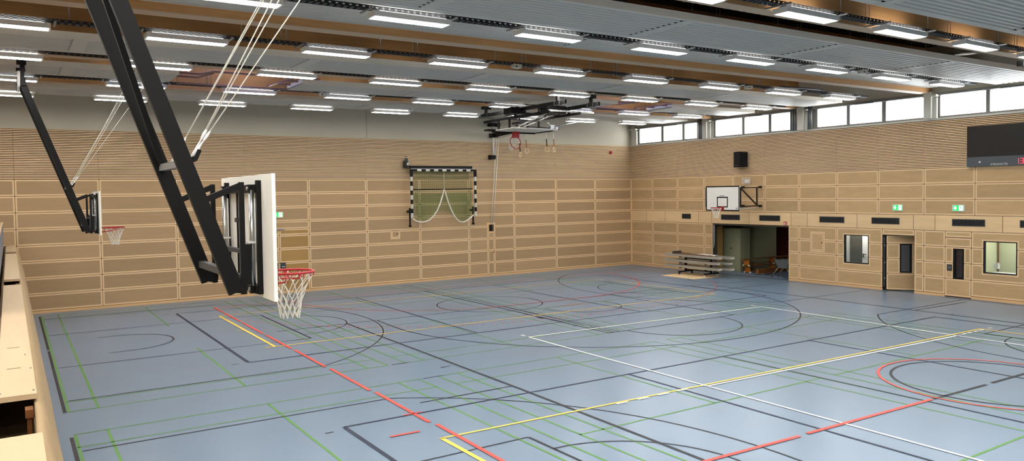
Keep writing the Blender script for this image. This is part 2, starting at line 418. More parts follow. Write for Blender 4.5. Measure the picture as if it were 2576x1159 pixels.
# plain double door in the far wall
mb = MB(); wbox(mb, FAR, (doorX[0], doorX[2], .0, 2.5), 0, .004, 0)
for a, b in ((doorX[0], doorX[1]), (doorX[1], doorX[2])):
    zz = [.03, .66, 1.19, 1.73, 2.26, 2.5]
    for c, e in zip(zz, zz[1:]): panel(mb, FAR, (a, b, c, e), d=.014)
d1 = struct(mb.build('door_1', [JOINT, DOORWOOD, BORD]))
mb = MB(); wbox(mb, FAR, (7.72, 7.87, .94, 1.2), .014, .04); wbox(mb, FAR, (7.74, 7.85, 1.02, 1.06), .04, .08, 1); mb.build('door_handle', [DKGREY, CHROME], d1)
mb = MB(); wbox(mb, FAR, (7.96, 8.16, .94, 1.2), .014, .04); wbox(mb, FAR, (8.0, 8.12, 1.02, 1.06), .04, .08, 1); mb.build('door_handle', [DKGREY, CHROME], d1)
mb = MB(); wbox(mb, FAR, (7.6, 8.14, 2.475, 2.515), .014, .06); mb.build('door_closer', GALV, d1)

# right wall
RJ = [9.1671-1.6988*k for k in range(-2, 11)] # 12.56 ... -7.8
RJ = [D]+RJ
OPEN = (4.58, 8.66, 0, 2.235); WINA = (1.04, 2.06, .91, 2.0); DOOR = (-.69, .5, 0, 2.04); SIDE = (-2.39, -2.03, .63, 1.67); WINB = (-4.02, -3.0, .9, 1.97)
CL = [(9.54, 13.67), (4.46, 8.6), (-1.09, 3.46), (-6.3, -1.47)]
HOLES = [OPEN, WINA, DOOR, SIDE, WINB]+[(a, b, 6.16, 6.99) for a, b in CL]
mb = MB()
for q in rect_sub((-31, D, -.02, 6.1), HOLES):
    wbox(mb, RIGHT, q, -.12, 0, 0)
for q in rect_sub((-31, D, 6.1, 8.7), HOLES): wbox(mb, RIGHT, q, -.12, .02, 3)
LOW = [D, 12.56, 10.87, 9.167, 8.66, 4.58, 4.07, 2.372, .5, -.69, -1.026, -1.76, -2.62, -4.42, -6.12, -7.8]
HATR = (2.95, 3.5, 1.31, 2.02)
for b, a in zip(LOW, LOW[1:]):
    if (a, b) == (4.58, 8.66): continue
    for k in range(4):
        r = (a, b, RZ[k], RZ[k+1])
        if (a, b) == (-.69, .5):
            if k == 3: panel(mb, RIGHT, (a, b, 2.05, RZ[4]))
            continue
        if (a, b) == (-2.62, -1.76): continue
        h = [x for x in (WINA, WINB) if a < x[0] < b]
        if a < 3 < b and k in (2, 3): h = [HATR]
        h = [x for x in h if x[2]-.05 < r[3] and x[3]+.05 > r[2]]
        panel(mb, RIGHT, r, h)
panel(mb, RIGHT, (HATR[0], HATR[1], HATR[2], HATR[3]), bw=.04)
ST = [D, 13.0, 11.7, 9.52, 8.73, 6.6, 4.46, 3.69, 1.52, -.65, -1.41, -3.58, -5.5, -7.8]
for b, a in zip(ST, ST[1:]): panel(mb, RIGHT, (a, b, RZ[4], RZ[5]), field=6, bw=0)
for b, a in zip(RJ, RJ[1:]):
    for k in (5, 6, 7): panel(mb, RIGHT, (a, b, RZ[k], RZ[k+1]))
slats(mb, RIGHT, -7.8, D-.03, RJ, 4, 5)
right = struct(mb.build('wall_right', [JOINT, FIELD_R, BORD, PLASTER, SLAT, SLATBACK, STRIP]))
mb = MB()
for q in rect_sub((-7.8, D-.02, 0, RZ[0]-.008), [(4.58, 8.66, -1, 3), (-.69, .5, -1, 3), (-2.62, -1.76, -1, 3)]): wbox(mb, RIGHT, q, 0, .018)
struct(mb.build('baseboard_right', PLINTH))
mb = MB()
wbox(mb, RIGHT, (8.63, 8.66, 0, 2.235), -.25, .005); wbox(mb, RIGHT, (4.58, 8.63, 2.2, 2.235), -.25, .005)
struct(mb.build('trim_2', DKGREY))
mb = MB(); wbox(mb, RIGHT, (-31, D-.03, 6.09, 6.15), -.1, .05); struct(mb.build('trim_3', OFFW))

# clerestory windows
PANES = [[(11.97, 13.51), (10.55, 11.81), (9.62, 10.41)], [(6.99, 8.5), (5.59, 6.86), (4.52, 5.45)], [(1.98, 3.25), (.56, 1.85), (-1.05, .41)], [(-3.03, -1.55), (-4.55, -3.15), (-6.2, -4.67)]]
for i, ((a, b), ps) in enumerate(zip(CL, PANES)):
    holes = [(p, q, 6.225, 6.93) for p, q in ps]; mb = MB()
    for q in rect_sub((a, b, 6.16, 6.99), holes): wbox(mb, RIGHT, q, -.09, -.02)
    wbox(mb, RIGHT, (a, b, 6.94, 7.03), -.02, .07)
    fr = struct(mb.build('window_%d' % (i+1), FRAME))
    mb = MB()
    for h in holes: wq(mb, RIGHT, h, -.06, 0)
    mb.build('pane', GLASS, fr)
    mb = MB(); ym = (ps[1][0]+ps[1][1])/2
    mb.tube([RIGHT(ym-.35, .06, 6.955), RIGHT(ym+.35, .06, 6.955)], .022, 8); mb.build('opener', DKGREY, fr)
# columns and rain pipes between the windows
for n, (a, b) in enumerate(((-1.36, -1.1), (3.74, 4.02), (8.84, 9.08), (13.74, 14.0))):
    mb = MB(); wbox(mb, RIGHT, (a, b, 6.15, 6.96+SL*W), .02, .22 if n < 3 else .1)
    wbox(mb, RIGHT, (a-.13, a, 6.15, 6.86), .02, .1); wbox(mb, RIGHT, (a-.16, b+.05, 6.9, 6.97), .02, .2)
    o = struct(mb.build('wall_column', OFFW))
for k, ys in enumerate(((4.12, 4.22, 4.32, 4.42), (3.48, 3.55, 3.63), (9.22, 9.32, 9.42))):
    t = thing('conduit_bundle', ('grey vertical pipes left of the middle window column', 'grey vertical pipes right of the middle window column', 'grey vertical pipes beside the window column nearest the corner')[k], 'pipes', RIGHT(ys[0], .07, 6.15), 'vertical pipes between the windows')
    for y in ys:
        mb = MB(); mb.tube([RIGHT(y, .07, 6.15), RIGHT(y, .07, 7.2)], .032, 10); mb.build('pipe', GALV, t)

# room windows and doors of the right wall
def framed(name, r, w, depth, gl):
    a, b, c, e = r; mb = MB(); hole = [(a+w, b-w, c+w, e-w)]
    for q in rect_sub(r, hole): wbox(mb, RIGHT, q, -depth, .018)
    fr = mb.build(name, BLACKM); mb = MB(); wq(mb, RIGHT, hole[0], -.03, 0); mb.build('pane', gl, fr)
    return struct(fr)
framed('window_5', WINA, .032, .1, GLASSD)
framed('window_6', WINB, .032, .1, GLASSD)
mb = MB(); a, b = -2.62, -1.76
for c, e in ((.03, RZ[1]), (RZ[1], RZ[2]), (RZ[2], RZ[3]), (RZ[3], 2.04), (2.05, RZ[4])):
    panel(mb, RIGHT, (a, b, c, e), [SIDE] if c < SIDE[3] and e > SIDE[2] else [], d=.014)
d3 = struct(mb.build('door_3', [JOINT, FIELD_R, BORD]))
mb = MB(); w = .06
for q in rect_sub(SIDE, [(SIDE[0]+w, SIDE[1]-w, SIDE[2]+w, SIDE[3]-w)]): wbox(mb, RIGHT, q, -.08, .02)
f = mb.build('glazing_frame', BLACKM, d3); mb = MB(); wq(mb, RIGHT, (SIDE[0]+w, SIDE[1]-w, SIDE[2]+w, SIDE[3]-w), -.02, 0); mb.build('pane', GLASSD, f)
mb = MB(); wbox(mb, RIGHT, (-2.0, -1.83, .9, 1.12), .0, .025); wbox(mb, RIGHT, (-1.98, -1.87, 1.0, 1.03), .025, .05, 1); mb.build('handle_shell', [DKGREY, CHROME], d3)
# open door leaf hinged at the left jamb
mb = MB(); wbox(mb, RIGHT, (.36, .5, 0, 2.04), -.3, .004)
d2 = struct(mb.build('door_2', BLACKM))
h0 = Vector((W+.02, .37)); hd = Vector((.54, -.80)).normalized()
LEAF = lambda u, d, z: (h0.x+hd.x*u-(-hd.y)*d*1.0, h0.y+hd.y*u-hd.x*d*1.0, z)
mb = MB(); mb.add([LEAF(0, 0, .02), LEAF(1.1, 0, .02), LEAF(1.1, -.05, .02), LEAF(0, -.05, .02), LEAF(0, 0, 2.04), LEAF(1.1, 0, 2.04), LEAF(1.1, -.05, 2.04), LEAF(0, -.05, 2.04)], [(3,2,1,0),(4,5,6,7),(0,1,5,4),(1,2,6,5),(2,3,7,6),(3,0,4,7)], 0)
slot = (.44, .84, .66, 1.73)
for c, e in ((.03, RZ[1]), (RZ[1], RZ[2]), (RZ[2], RZ[3]), (RZ[3], 2.03)): panel(mb, LEAF, (0, 1.1, c, e), [slot] if e > .7 and c < 1.7 else [], d=.008)
leaf = mb.build('leaf', [JOINT, FIELD_R, BORD], d2)
mb = MB()
for q in rect_sub(slot, [(slot[0]+.05, slot[1]-.08, slot[2]+.05, slot[3]-.05)]): wq(mb, LEAF, q, .014, 0)
wq(mb, LEAF, (slot[0]+.05, slot[1]-.08, slot[2]+.05, slot[3]-.05), .012, 1)
mb.build('glazing', [BLACKM, DKGREY], leaf)
for z in (.42, 1.0, 1.62):
    mb = MB(); wbox(mb, RIGHT, (.40, .425, z, z+.06), .004, .012); mb.build('hinge', CHROME, d2)
mb = MB(); wbox(mb, RIGHT, (.435, .445, .15, 1.95), .004, .008); mb.build('seal', GALV, d2)

# rooms behind the right wall
def room(name, x1, y0, y1, z1, mats, lab=None):
    x0 = W+.13; mb = MB()
    mb.quad((x1, y0, 0), (x1, y1, 0), (x1, y1, z1), (x1, y0, z1), 0); mb.quad((x0, y0, 0), (x1, y0, 0), (x1, y0, z1), (x0, y0, z1), 1)
    mb.quad((x0, y1, 0), (x1, y1, 0), (x1, y1, z1), (x0, y1, z1), 1); mb.quad((x0, y0, z1), (x1, y0, z1), (x1, y1, z1), (x0, y1, z1), 2)
    mb.quad((W-.0, y0, -.002), (x1, y0, -.002), (x1, y1, -.002), (W-.0, y1, -.002), 3)
    return struct(mb.build(name, mats))
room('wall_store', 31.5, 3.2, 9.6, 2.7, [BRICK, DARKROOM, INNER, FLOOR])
room('wall_office', 27.4, .95, 3.15, 2.7, [ROOMW, ROOMW, ROOMW, FLOOR])
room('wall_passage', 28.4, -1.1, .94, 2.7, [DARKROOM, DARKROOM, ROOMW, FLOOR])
room('wall_teacher', 28.0, -5.2, -2.6, 2.7, [ROOMG, ROOMG, ROOMW, FLOOR])
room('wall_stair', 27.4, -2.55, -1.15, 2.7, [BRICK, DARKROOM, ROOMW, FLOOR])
mb = MB(); mb.box((27.30, 2.07, .0), (27.37, 2.55, 2.3)); tag(mb.build('locker', PANELGREY), 'dark grey locker seen through the left room window', 'locker')
t = thing('room_door', 'white inner door with lever handle seen through the left room window', 'door', (27.35, 1.5, 0))
mb = MB(); mb.box((27.33, 1.2, 0), (27.39, 2.04, 2.2)); mb.build('leaf', WHITE, t)
mb = MB(); mb.box((27.27, 1.84, 1.16), (27.30, 2.0, 1.185)); mb.box((27.30, 1.97, 1.04), (27.34, 2.01, 1.2)); mb.build('lever_handle', DKGREY, t)
mb = MB(); mb.tube([(27.95, -2.65, 0), (27.95, -2.65, 2.7)], .022, 10); tag(mb.build('wall_pipe', BENCHDARK), 'brown vertical pipe in the room behind the right window', 'pipe')
mb = MB(); mb.box((26.7, -3.2, 1.02), (26.85, -3.06, 1.17)); mb.box((26.72, -3.2, 1.17), (26.8, -3.1, 1.22), 0)
tag(mb.build('paper_box', WHITE), 'white paper boxes on the shelf inside the right room window', 'box')
mb = MB(); mb.box((26.32, -3.9, .86), (26.95, -3.02, .9)); tag(mb.build('window_shelf', WHITE), 'white shelf below the right room window carrying paper boxes', 'shelf')

# roof deck with two skylights
SKY = [(3.3, 6.3, 5.4, 8.4), (17.9, 20.9, 5.4, 8.4)]
mb = MB()
for q in rect_sub((-7, W+.3, -31, D), SKY):
    a, b, c, e = q; n = max(1, int((b-a)/.3))
    for i in range(n):
        x0 = a+(b-a)*i/n; x1 = a+(b-a)*(i+1)/n; xm = (x0+x1)/2
        mb.quad((x0, c, 8.5+SL*x0), (xm, c, 8.5+SL*x0), (xm, e, 8.5+SL*x0), (x0, e, 8.5+SL*x0)); mb.quad((xm, c, 8.62+SL*x0), (x1, c, 8.62+SL*x0), (x1, e, 8.62+SL*x0), (xm, e, 8.62+SL*x0))
        mb.quad((xm, c, 8.5+SL*x0), (xm, e, 8.5+SL*x0), (xm, e, 8.62+SL*x0), (xm, c, 8.62+SL*x0))
mb.quad((-7, -31, 8.9), (W+.3, -31, 8.9), (W+.3, -31, 8.9), (-7, -31, 8.9))
struct(mb.build('ceiling', DECK))
mb = MB()
for q in rect_sub((-7.3, W+.4, -31.3, D+.3), SKY): a, b, c, e = q; mb.box((a, c, 8.8), (b, e, 8.95))
struct(mb.build('ceiling_roof', DARKGAP))
for i, (a, b, c, e) in enumerate(SKY):
    mb = MB(); z = 8.45
    for p, q in (((a, c), (b, c+.08)), ((a, e-.08), (b, e)), ((a, c), (a+.08, e)), ((b-.08, c), (b, e))): mb.box((p[0], p[1], z), (q[0], q[1], 9.0))
    f = struct(mb.build('window_%d' % (7+i), OFFW)); mb = MB(); mb.quad((a, c, 8.98), (b, c, 8.98), (b, e, 8.98), (a, e, 8.98)); mb.build('pane', GLASSV, f)
mb = MB(); mb.box((-7.2, -31, -.02), (-7, D, 8.8)); struct(mb.build('wall_left', PLASTER))
mb = MB(); mb.box((-7.2, -31.2, -.02), (W+.3, -31, 8.8)); struct(mb.build('wall_near', PLASTER))

# glulam beams
for y0, y1 in ((-6.55, -6.25), (-1.27, -.93), (4.08, 4.40), (8.6, 8.92)):
    mb = MB(); mb.sbox((-7, y0, 6.945), (W, y1, 8.45)); mb.sbox((-7, y0, 6.93), (W-.01, y1, 6.946), 1)
    struct(mb.build('ceiling_beam', [GLULAM, GLUBOT]))

# ------------------------------------------------------------------ radiant ceiling panels
def sail(label, y0, y1, x0, x1, z=6.93, joints=()):
    t = thing('radiant_ceiling_panel', label, 'ceiling panel', ((x0+x1)/2, (y0+y1)/2, z), 'grey radiant ceiling panels')
    mb = MB(); n = max(4, round((y1-y0-.2)/.15)); p = (y1-y0-.2)/n; prof = [(y0, 0), (y0+.1, 0)]
    for i in range(n):
        a = y0+.1+p*i; prof += [(a+p*.10, .028), (a+p*.42, .028), (a+p*.52, 0), (a+p, 0)]
    prof.append((y1, 0)); vs = []
    for x in (x0, x1): vs += [(x, y, z+h+SL*x) for y, h in prof]
    m = len(prof); mb.add(vs, [(i, i+1, m+i+1, m+i) for i in range(m-1)])
    mb.build('corrugated_sheet', SAIL, t)
    mb = MB(); mb.sbox((x0, y0-.012, z-.002), (x1, y0, z+.135)); mb.sbox((x0, y1, z-.002), (x1, y1+.012, z+.135))
    mb.sbox((x0-.01, y0, z+.03), (x0, y1, z+.135)); mb.sbox((x1, y0, z+.03), (x1+.01, y1, z+.135)); mb.sbox((x0, y0, z+.12), (x1, y1, z+.135))
    mb.build('edge_frame', SAILEDGE, t)
    for j in joints:
        mb = MB(); mb.sbox((j, y0+.02, z-.004), (j+.27, y1-.02, z-.001))
        for i in range(n): a = y0+.1+p*i; mb.sbox((j-.035, a+p*.12, z+.004), (j-.001, a+p*.44, z+.026), 1)  # dark blocks put in for the shade inside the open rib ends
        mb.build('joint_cover', [SAIL, DARKGAP], t)
JO = [-4.45, .4, 5.2, 10.0, 14.85, 19.7, 24.5]
sail('grey corrugated radiant panel strip nearest the camera, at the upper right corner', -9.65, -7.75, -6.5, 25.8, joints=[7.1, 11.98, 16.8])
sail('wide grey corrugated radiant panel strip on the near side of the second lamp row', -5.28, -3.52, -6.5, 25.8, joints=JO[1:-1])
sail('darker corrugated radiant panel strip set higher beyond the second lamp row', -3.1, -1.3, -6.5, 25.9, z=7.09, joints=[10.0, 19.7])
sail('grey corrugated radiant panel strip between third and fourth lamp rows', 1.92, 3.55, -6.5, 25.8, joints=JO[1:-1])
sail('short left radiant panel strip ending at the left skylight gap', 5.75, 7.22, -6.5, 3.0, joints=[.4])
sail('middle radiant panel strip between the two skylight gaps', 5.95, 7.35, 6.3, 18.1, joints=[10.0, 14.85])
sail('short right radiant panel strip between the right skylight gap and windows', 6.0, 7.4, 20.9, 25.8)
sail('grey corrugated radiant panel strip nearest the far wall', 9.85, 11.45, -6.5, 25.8, joints=[5.2, 10.0, 14.85, 19.7])

# ------------------------------------------------------------------ luminaires and cable trays
ROWS = [11.06, 7.6, 3.97, .42, -3.25, -7.0]
RN = ['row nearest the far wall', 'second row from the far wall', 'third row from the far wall', 'fourth row from the far wall', 'second row from the camera', 'row nearest the camera']
ON = ['rightmost', 'second from the right', 'third from the right', 'fourth from the right', 'fifth from the right', 'sixth from the right', 'seventh from the right', 'eighth from the right', 'ninth from the right']
K = [range(-1, 8), range(-1, 8), range(-1, 8), range(-1, 8), range(0, 8), range(2, 7)]
base = None
for r, y in enumerate(ROWS):
    ks = list(K[r])
    for k in ks:
        x = 1.5+3.05*k; loc = (x, y, 6.811+SL*(x+.75)); lab = 'white box luminaire, %s in the %s' % (ON[max(ks)-k], RN[r])
        if base is None:
            base = thing('ceiling_light', lab, 'ceiling light', loc, 'white box luminaires'); X, Y, Zb = loc
            mb = MB(); mb.box((X, Y, Zb+.004), (X+1.5, Y+.32, Zb+.098)); mb.box((X+.1, Y+.004, Zb+.098), (X+1.4, Y+.07, Zb+.1), 1); mb.box((X+.1, Y+.27, Zb+.098), (X+1.4, Y+.316, Zb+.1), 1); mb.build('housing', [WHITE, UPGLOW], base)  # the two strips on top are the added upward glow
            mb = MB(); mb.box((X+.035, Y+.025, Zb+.0015), (X+1.465, Y+.295, Zb+.0045)); mb.build('diffuser', GLOW, base)
            for dx in (-.09, 1.55):
                mb = MB(); mb.box((X+dx, Y-.12, Zb+.105), (X+dx+.035, Y+.42, Zb+.13)); mb.build('support_bar', GALV, base)
        else: dup(base, loc, lab)
    # perforated cable tray above the row
    t = thing('cable_tray', 'long perforated cable tray running above the %s of luminaires' % RN[r], 'cable tray', (10, y+.16, 6.94), 'cable trays')
    mb = MB(); x0, x1 = -6.5, 25.3; y0, y1 = y+.08, y+.26
    mb.sbox((x0, y0, 6.945), (x1, y0+.008, 6.965)); mb.sbox((x0, y0, 6.985), (x1, y0+.008, 7.005)); mb.sbox((x0, y1, 6.945), (x1, y1+.008, 7.005))
    n = int((x1-x0)/.12)
    for i in range(n): a = x0+(x1-x0)*i/n; mb.sbox((a, y0, 6.945), (a+.07, y1, 6.95)); mb.sbox((a, y0, 6.955), (a+.075, y0+.008, 6.995))
    mb.build('tray', TRAY, t)
    rod = None
    for k in range(-1, 8):
        for dx in (-.45, -.33, 1.8):
            xx = 1.5+3.05*k+dx
            if xx > 25.2: continue
            if rod is None: mb = MB(); mb.tube([(xx, y+.17, 6.95+SL*xx), (xx, y+.17, 8.5)], .007, 6); rod = mb.build('hanger_rod', GALV, t); rx = xx; r0 = rod.location.copy()
            else:
                o = rod.copy(); C.objects.link(o); o.parent = t; o.location = r0+Vector((xx-rx, 0, 0))
# small devices on the trays
for lab, x, y in (('small white sensor box on the cable tray of the fourth row', 9.85, .45), ('small white sensor box beside the left skylight gap on a tray', 7.4, 7.65), ('small grey sensor box on the tray near the windows, second row from camera', 18.9, -3.2), ('white emergency lamp on the tray near the right windows in the fourth row', 18.6, .45)):
    t = thing('sensor_box', lab, 'sensor', (x, y, 6.84), 'small devices on the cable trays')
    mb = MB(); mb.box((x, y-.05, 6.855+SL*x), (x+.22, y+.12, 6.9455+SL*x)); mb.build('case', OFFW, t)
    mb = MB(); mb.tube([(x+.06, y-.051, 6.885+SL*x), (x+.06, y-.06, 6.885+SL*x)], .025, 10); mb.build('lens', DKGREY, t)

# heating pipes crossing the skylight gaps
for lab, x0, x1 in (('reddish heating pipes looping across the left skylight gap', 3.05, 6.25), ('reddish heating pipes looping across the right skylight gap', 18.15, 20.85)):
    t = thing('heating_pipes', lab, 'pipes', (x0, 6.5, 7.0), 'heating pipes in the skylight gaps')
    z = 7.03+SL*x0
    for pts in ([(x0, 6.1, z), (x0+.55, 6.1, z), (x0+.75, 5.5, z), (x1+.4, 5.5, z)], [(x0, 6.7, z), (x0+.6, 6.7, z), (x0+.8, 5.75, z)], [(x0+.2, 7.55, z-.06), (x1+.9, 7.55, z-.06)], [(x1-.5, 7.5, z), (x1-.3, 5.6, z)], [(x1, 6.2, z), (x1-.4, 6.2, z)], [(x1, 6.9, z), (x1-.42, 6.9, z)]):
        mb = MB(); mb.tube(pts, .026, 8); mb.build('pipe', PIPE, t)
mb = MB(); mb.tube([(22.6, -4.9, 7.6), (25.6, -1.6, 8.2)], .05, 8); tag(mb.build('roof_brace', OFFW), 'pale diagonal roof brace below the dark deck at upper right', 'brace')
mb = MB(); mb.tube([(22.9, 2.5, 7.5), (25.4, 2.5, 7.55), (25.7, 2.5, 7.4), (25.7, 2.5, 7.05)], .06, 8); tag(mb.build('vent_pipe', GALV), 'grey bent vent pipe above the middle windows', 'pipe')
t = thing('roof_winch', 'black lifting winch with ropes hanging under the near roof beam at upper right', 'winch', (20.6, -6.4, 6.9))
mb = MB(); mb.box((20.0, -6.75, 6.62+.08), (23.5, -6.6, 6.75+.08)); mb.build('beam_rail', BLACK, t)
mb = MB(); mb.box((20.65, -6.7, 6.8), (20.78, -6.58, 7.5)); mb.build('hanger', BLACK, t)
mb = MB(); mb.tube([(19.9, -6.8, 6.86), (23.5, -6.8, 6.78)], .028, 8); mb.build('shaft', CHROME, t)
mb = MB(); mb.tube([(20.0, -6.9, 6.72), (23.5, -6.9, 6.68)], .018, 6); mb.build('rope', ROPE, t)
t = thing('roof_projector_box', 'dark box on a bracket hanging in the void above the wide panel strip', 'box', (10.6, -2.4, 7.6))
mb = MB(); mb.box((9.6, -2.9, 7.5), (11.0, -2.0, 7.58)); mb.build('shelf', BLACKM, t)
mb = MB(); mb.box((9.8, -2.8, 7.58), (10.7, -2.1, 8.1)); mb.build('case', DKGREY, t)

# ------------------------------------------------------------------ basketball hoops
def rim_net(root, cx, cy, cz, back, seed=1, braces=True, down=Vector((0, 0, -1)), out=None, sparse=False):
    """rim of .45 m with its centre at c; back = unit vector from the ring to the board"""
    c = Vector((cx, cy, cz)); bk = Vector(back); dn = Vector(down); sd = bk.cross(dn).normalized(); R = .228
    P = lambda a, r, h: c+sd*(r*math.sin(a))-bk*(r*math.cos(a))+dn*h
    mb = MB(); mb.tube([P(2*PI*i/40, R, 0) for i in range(40)], .0115, 8, closed=True)
    for i in range(12):
        a = 2*PI*(i+.5)/12; mb.tube([P(a-.09, R, .008), P(a-.04, R-.004, .035), P(a+.04, R-.004, .035), P(a+.09, R, .008)], .005, 5)
    mb.bar(c+bk*.37-sd*.0+dn*.0, c+bk*.215, .12, .022, up=-dn)
    for s in (-1, 1):
        mb.tube([c+bk*.36+sd*(.07*s)+dn*.01, P(PI-s*.55, R, .0)], .009, 6)
        mb.tube([c+bk*.365+sd*(.06*s)+dn*.115, c+sd*(.17*s)+bk*.06+dn*.075, P(s*-1.45, R, .045), P(s*-1.45, R, .0)], .0085, 6)
    mb.bar(c+bk*.372+dn*.0-dn*.03, c+bk*.372+dn*.15, .16, .012, up=bk)
    rim = mb.build('rim', RED, root)
    rnd = random.Random(seed); mb = MB(); lv = [(0.02, .225), (.115, .178), (.205, .135), (.285, .108), (.36, .094), (.435, .09)]; n = 12
    J = lambda: (rnd.random()-.5)*.016
    pts = []
    for k, (h, r) in enumerate(lv):
        pts.append([P(2*PI*(i+.5*(k % 2)+.5)/n, r+J(), h+J()) for i in range(n)])
    for k in range(len(lv)-1):
        for i in range(n):
            a = pts[k][i]
            for j in ((i, i+1) if k % 2 else (i-1, i)): mb.tube([a, (a+pts[k+1][j % n])/2+Vector((J()*.4, J()*.4, 0)), pts[k+1][j % n]], .0044, 4, cap=False)
    mb.build('net', ROPE, root)

def board_square(mb, P, u0, z0, t=.05):        # black painted target square and border; P(u,z) on the face
    def rect(a, b, c, d, w):
        for q in ((a, b, c, c+w), (a, b, d-w, d), (a, a+w, c+w, d-w), (b-w, b, c+w, d-w)):
            mb.quad(P(q[0], q[2]), P(q[1], q[2]), P(q[1], q[3]), P(q[0], q[3]), 1)
    rect(u0-.9, u0+.9, z0-.15, z0+.9, .05); rect(u0-.295, u0+.295, z0, z0+.45, .05)

def hanging_hoop(label, yc):
    t = thing('ceiling_basketball_hoop', label, 'basketball hoop', (1.0, yc, 3.05), 'basketball hoops hanging from the roof')
    Xb = 1.02; A0, A1 = yc-.54, yc+.54
    mb = MB(); mb.box((Xb, yc-.895, 2.9), (Xb+.03, yc+.86, 3.95))
    board_square(mb, lambda u, z: (Xb+.0305, yc-.015+(u-yc)*.96, z), yc, 3.05)
    mb.build('backboard', [BOARDBACK, BLACK], t)
    rim_net(t, Xb+.395, yc, 3.05, (-1, 0, 0))
    for y in (yc-.56, yc+.56):                    # upright rails on the back of the board
        mb = MB(); mb.box((Xb-.04, y-.02, 2.93), (Xb, y+.02, 3.9)); mb.build('board_rail', BLACK, t)
    for z in (2.97, 3.83):
        mb = MB(); mb.box((Xb-.055, yc-.56, z-.035), (Xb-.01, yc+.56, z+.035))
        for y in (yc-.47, yc+.47): mb.box((Xb-.085, y-.035, z-.035), (Xb-.05, y+.035, z+.035))
        f = mb.build('board_crossbar', BLACK, t)
        for y in (yc-.47, yc+.47):
            mb = MB(); mb.tube([(Xb-.095, y, z), (Xb-.08, y, z)], .016, 8); mb.build('bolt', CHROME, f)
    for y in (yc-.485, yc+.485):                  # telescopic guide tubes and their collars
        mb = MB(); mb.tube([(Xb-.06, y, 3.0), (Xb-.06, y, 3.82)], .024, 12); g = mb.build('guide_tube', CHROME, t)
        mb = MB(); mb.box((Xb-.11, y-.045, 3.365), (Xb-.02, y+.045, 3.38)); mb.box((Xb-.10, y+.02, 3.08), (Xb-.085, y+.05, 3.37)); mb.build('collar', WHITE, g)
        mb = MB(); mb.tube([(Xb-.04, y-.04, 3.2), (Xb-.04, y-.04, 3.75)], .006, 6); mb.build('gas_spring', WHITE, g)
    mb = MB(); mb.tube([(Xb-.04, yc+.08, 2.97), (Xb-.04, yc+.08, 3.8)], .009, 8); s = mb.build('height_spindle', BLACKM, t)
    mb = MB(); mb.box((Xb-.06, yc+.055, 3.53), (Xb-.02, yc+.11, 3.57)); mb.build('spindle_nut', DKGREY, s)
    for y in (A0, A1):                            # uprights of the carrier
        mb = MB(); mb.box((Xb-.175, y-.02, 2.94), (Xb-.135, y+.02, 3.885)); mb.box((Xb-.135, y-.02, 3.02), (Xb-.09, y+.02, 3.36)); mb.build('carrier_post', BLACK, t)
    for z in (3.30, 3.08):
        mb = MB(); mb.box((Xb-.165, A0, z-.018), (Xb-.13, A1, z+.018)); mb.build('carrier_crossbar', DKGREY, t)
    ax = lambda z: .80-.352*(z-2.97)              # slope of the long arms
    top = 6.5
    dvec = Vector((ax(top)-ax(2.96), 0, top-2.96))
    for s, y in ((-1, A0), (1, A1)):
        mb = MB(); mb.bar((ax(2.96), y, 2.96), (ax(top), y, top), .06, .125, up=(1, 0, .352)); a = mb.build('main_arm', BLACK, t)
        mb = MB(); mb.bar((ax(3.0)+.02, y+.0, 2.99), (Xb-.13, y, 2.98), .05, .07); mb.build('arm_hinge', BLACKM, a)
        mb = MB(); mb.bar((ax(3.73)+.03, y, 3.735), (Xb-.155, y, 3.86), .035, .05); mb.build('strut', BLACK, t)
        mb = MB(); mb.bar((ax(top), y, top), (ax(top)+.03, y, 6.96), .08, .10, up=(1, 0, 0)); mb.box((ax(top)-.09, y-.06, 6.86), (ax(top)+.1, y+.06, 6.96)); mb.box((ax(top)-.1, y-.07, top-.12), (ax(top)+.08, y+.07, top+.06)); mb.build('roof_hanger', BLACK, t)
        mb = MB(); mb.tube([(ax(top)-.05, y-.09, top+.2), (ax(top)-.06, y-.09, top-.15)], .03, 8); mb.build('pivot_pin', WHITE, t)
    for z, w in ((4.04, .055), (3.13, .055)):
        mb = MB(); mb.box((ax(z)-.03, A0, z-.03), (ax(z)+.03, A1, z+.03)); mb.build('arm_crossbar', GALV if z > 3.5 else DKGREY, t)
    mb = MB(); mb.bar((ax(4.06), A1-.06, 4.06), (ax(top), A0+.06, top), .04, .05, up=(1, 0, .352)); mb.build('diagonal_brace', BLACK, t)
    # lifting ropes up to the pulleys
    PZ = 6.52
    ends = [(A1-.13, 1.79), (A1-.10, 1.83), (A0+.05, 1.71), (A0+.07, 1.82), (A0+.03, 2.11)]
    for i, (y, X_) in enumerate(ends):
        mb = MB(); p = Vector((ax(4.07)+.085, y, 4.10)); q = Vector((X_, y, PZ)); mb.tube([p, q], .0055, 6); r = mb.build('lifting_rope', ROPE, t)
        mb = MB(); d = (q-p).normalized(); mb.tube([p-d*.03, p+d*.03, p+d*.09, p+d*.15, p+d*.17, p+d*.21, p+d*.25], [.009, .013, .010, .005, .010, .012, .005], 8)
        mb.build('rope_clamp', WHITE, r)
    mb = MB(); mb.bar((ax(4.08)+.04, A0+.02, 4.06), (ax(4.08)+.11, A0, 4.08), .06, .04); mb.bar((ax(4.08)+.10, A0, 4.07), (ax(4.08)+.135, A0, 4.15), .025, .03); mb.build('safety_catch', BLACKM, t)
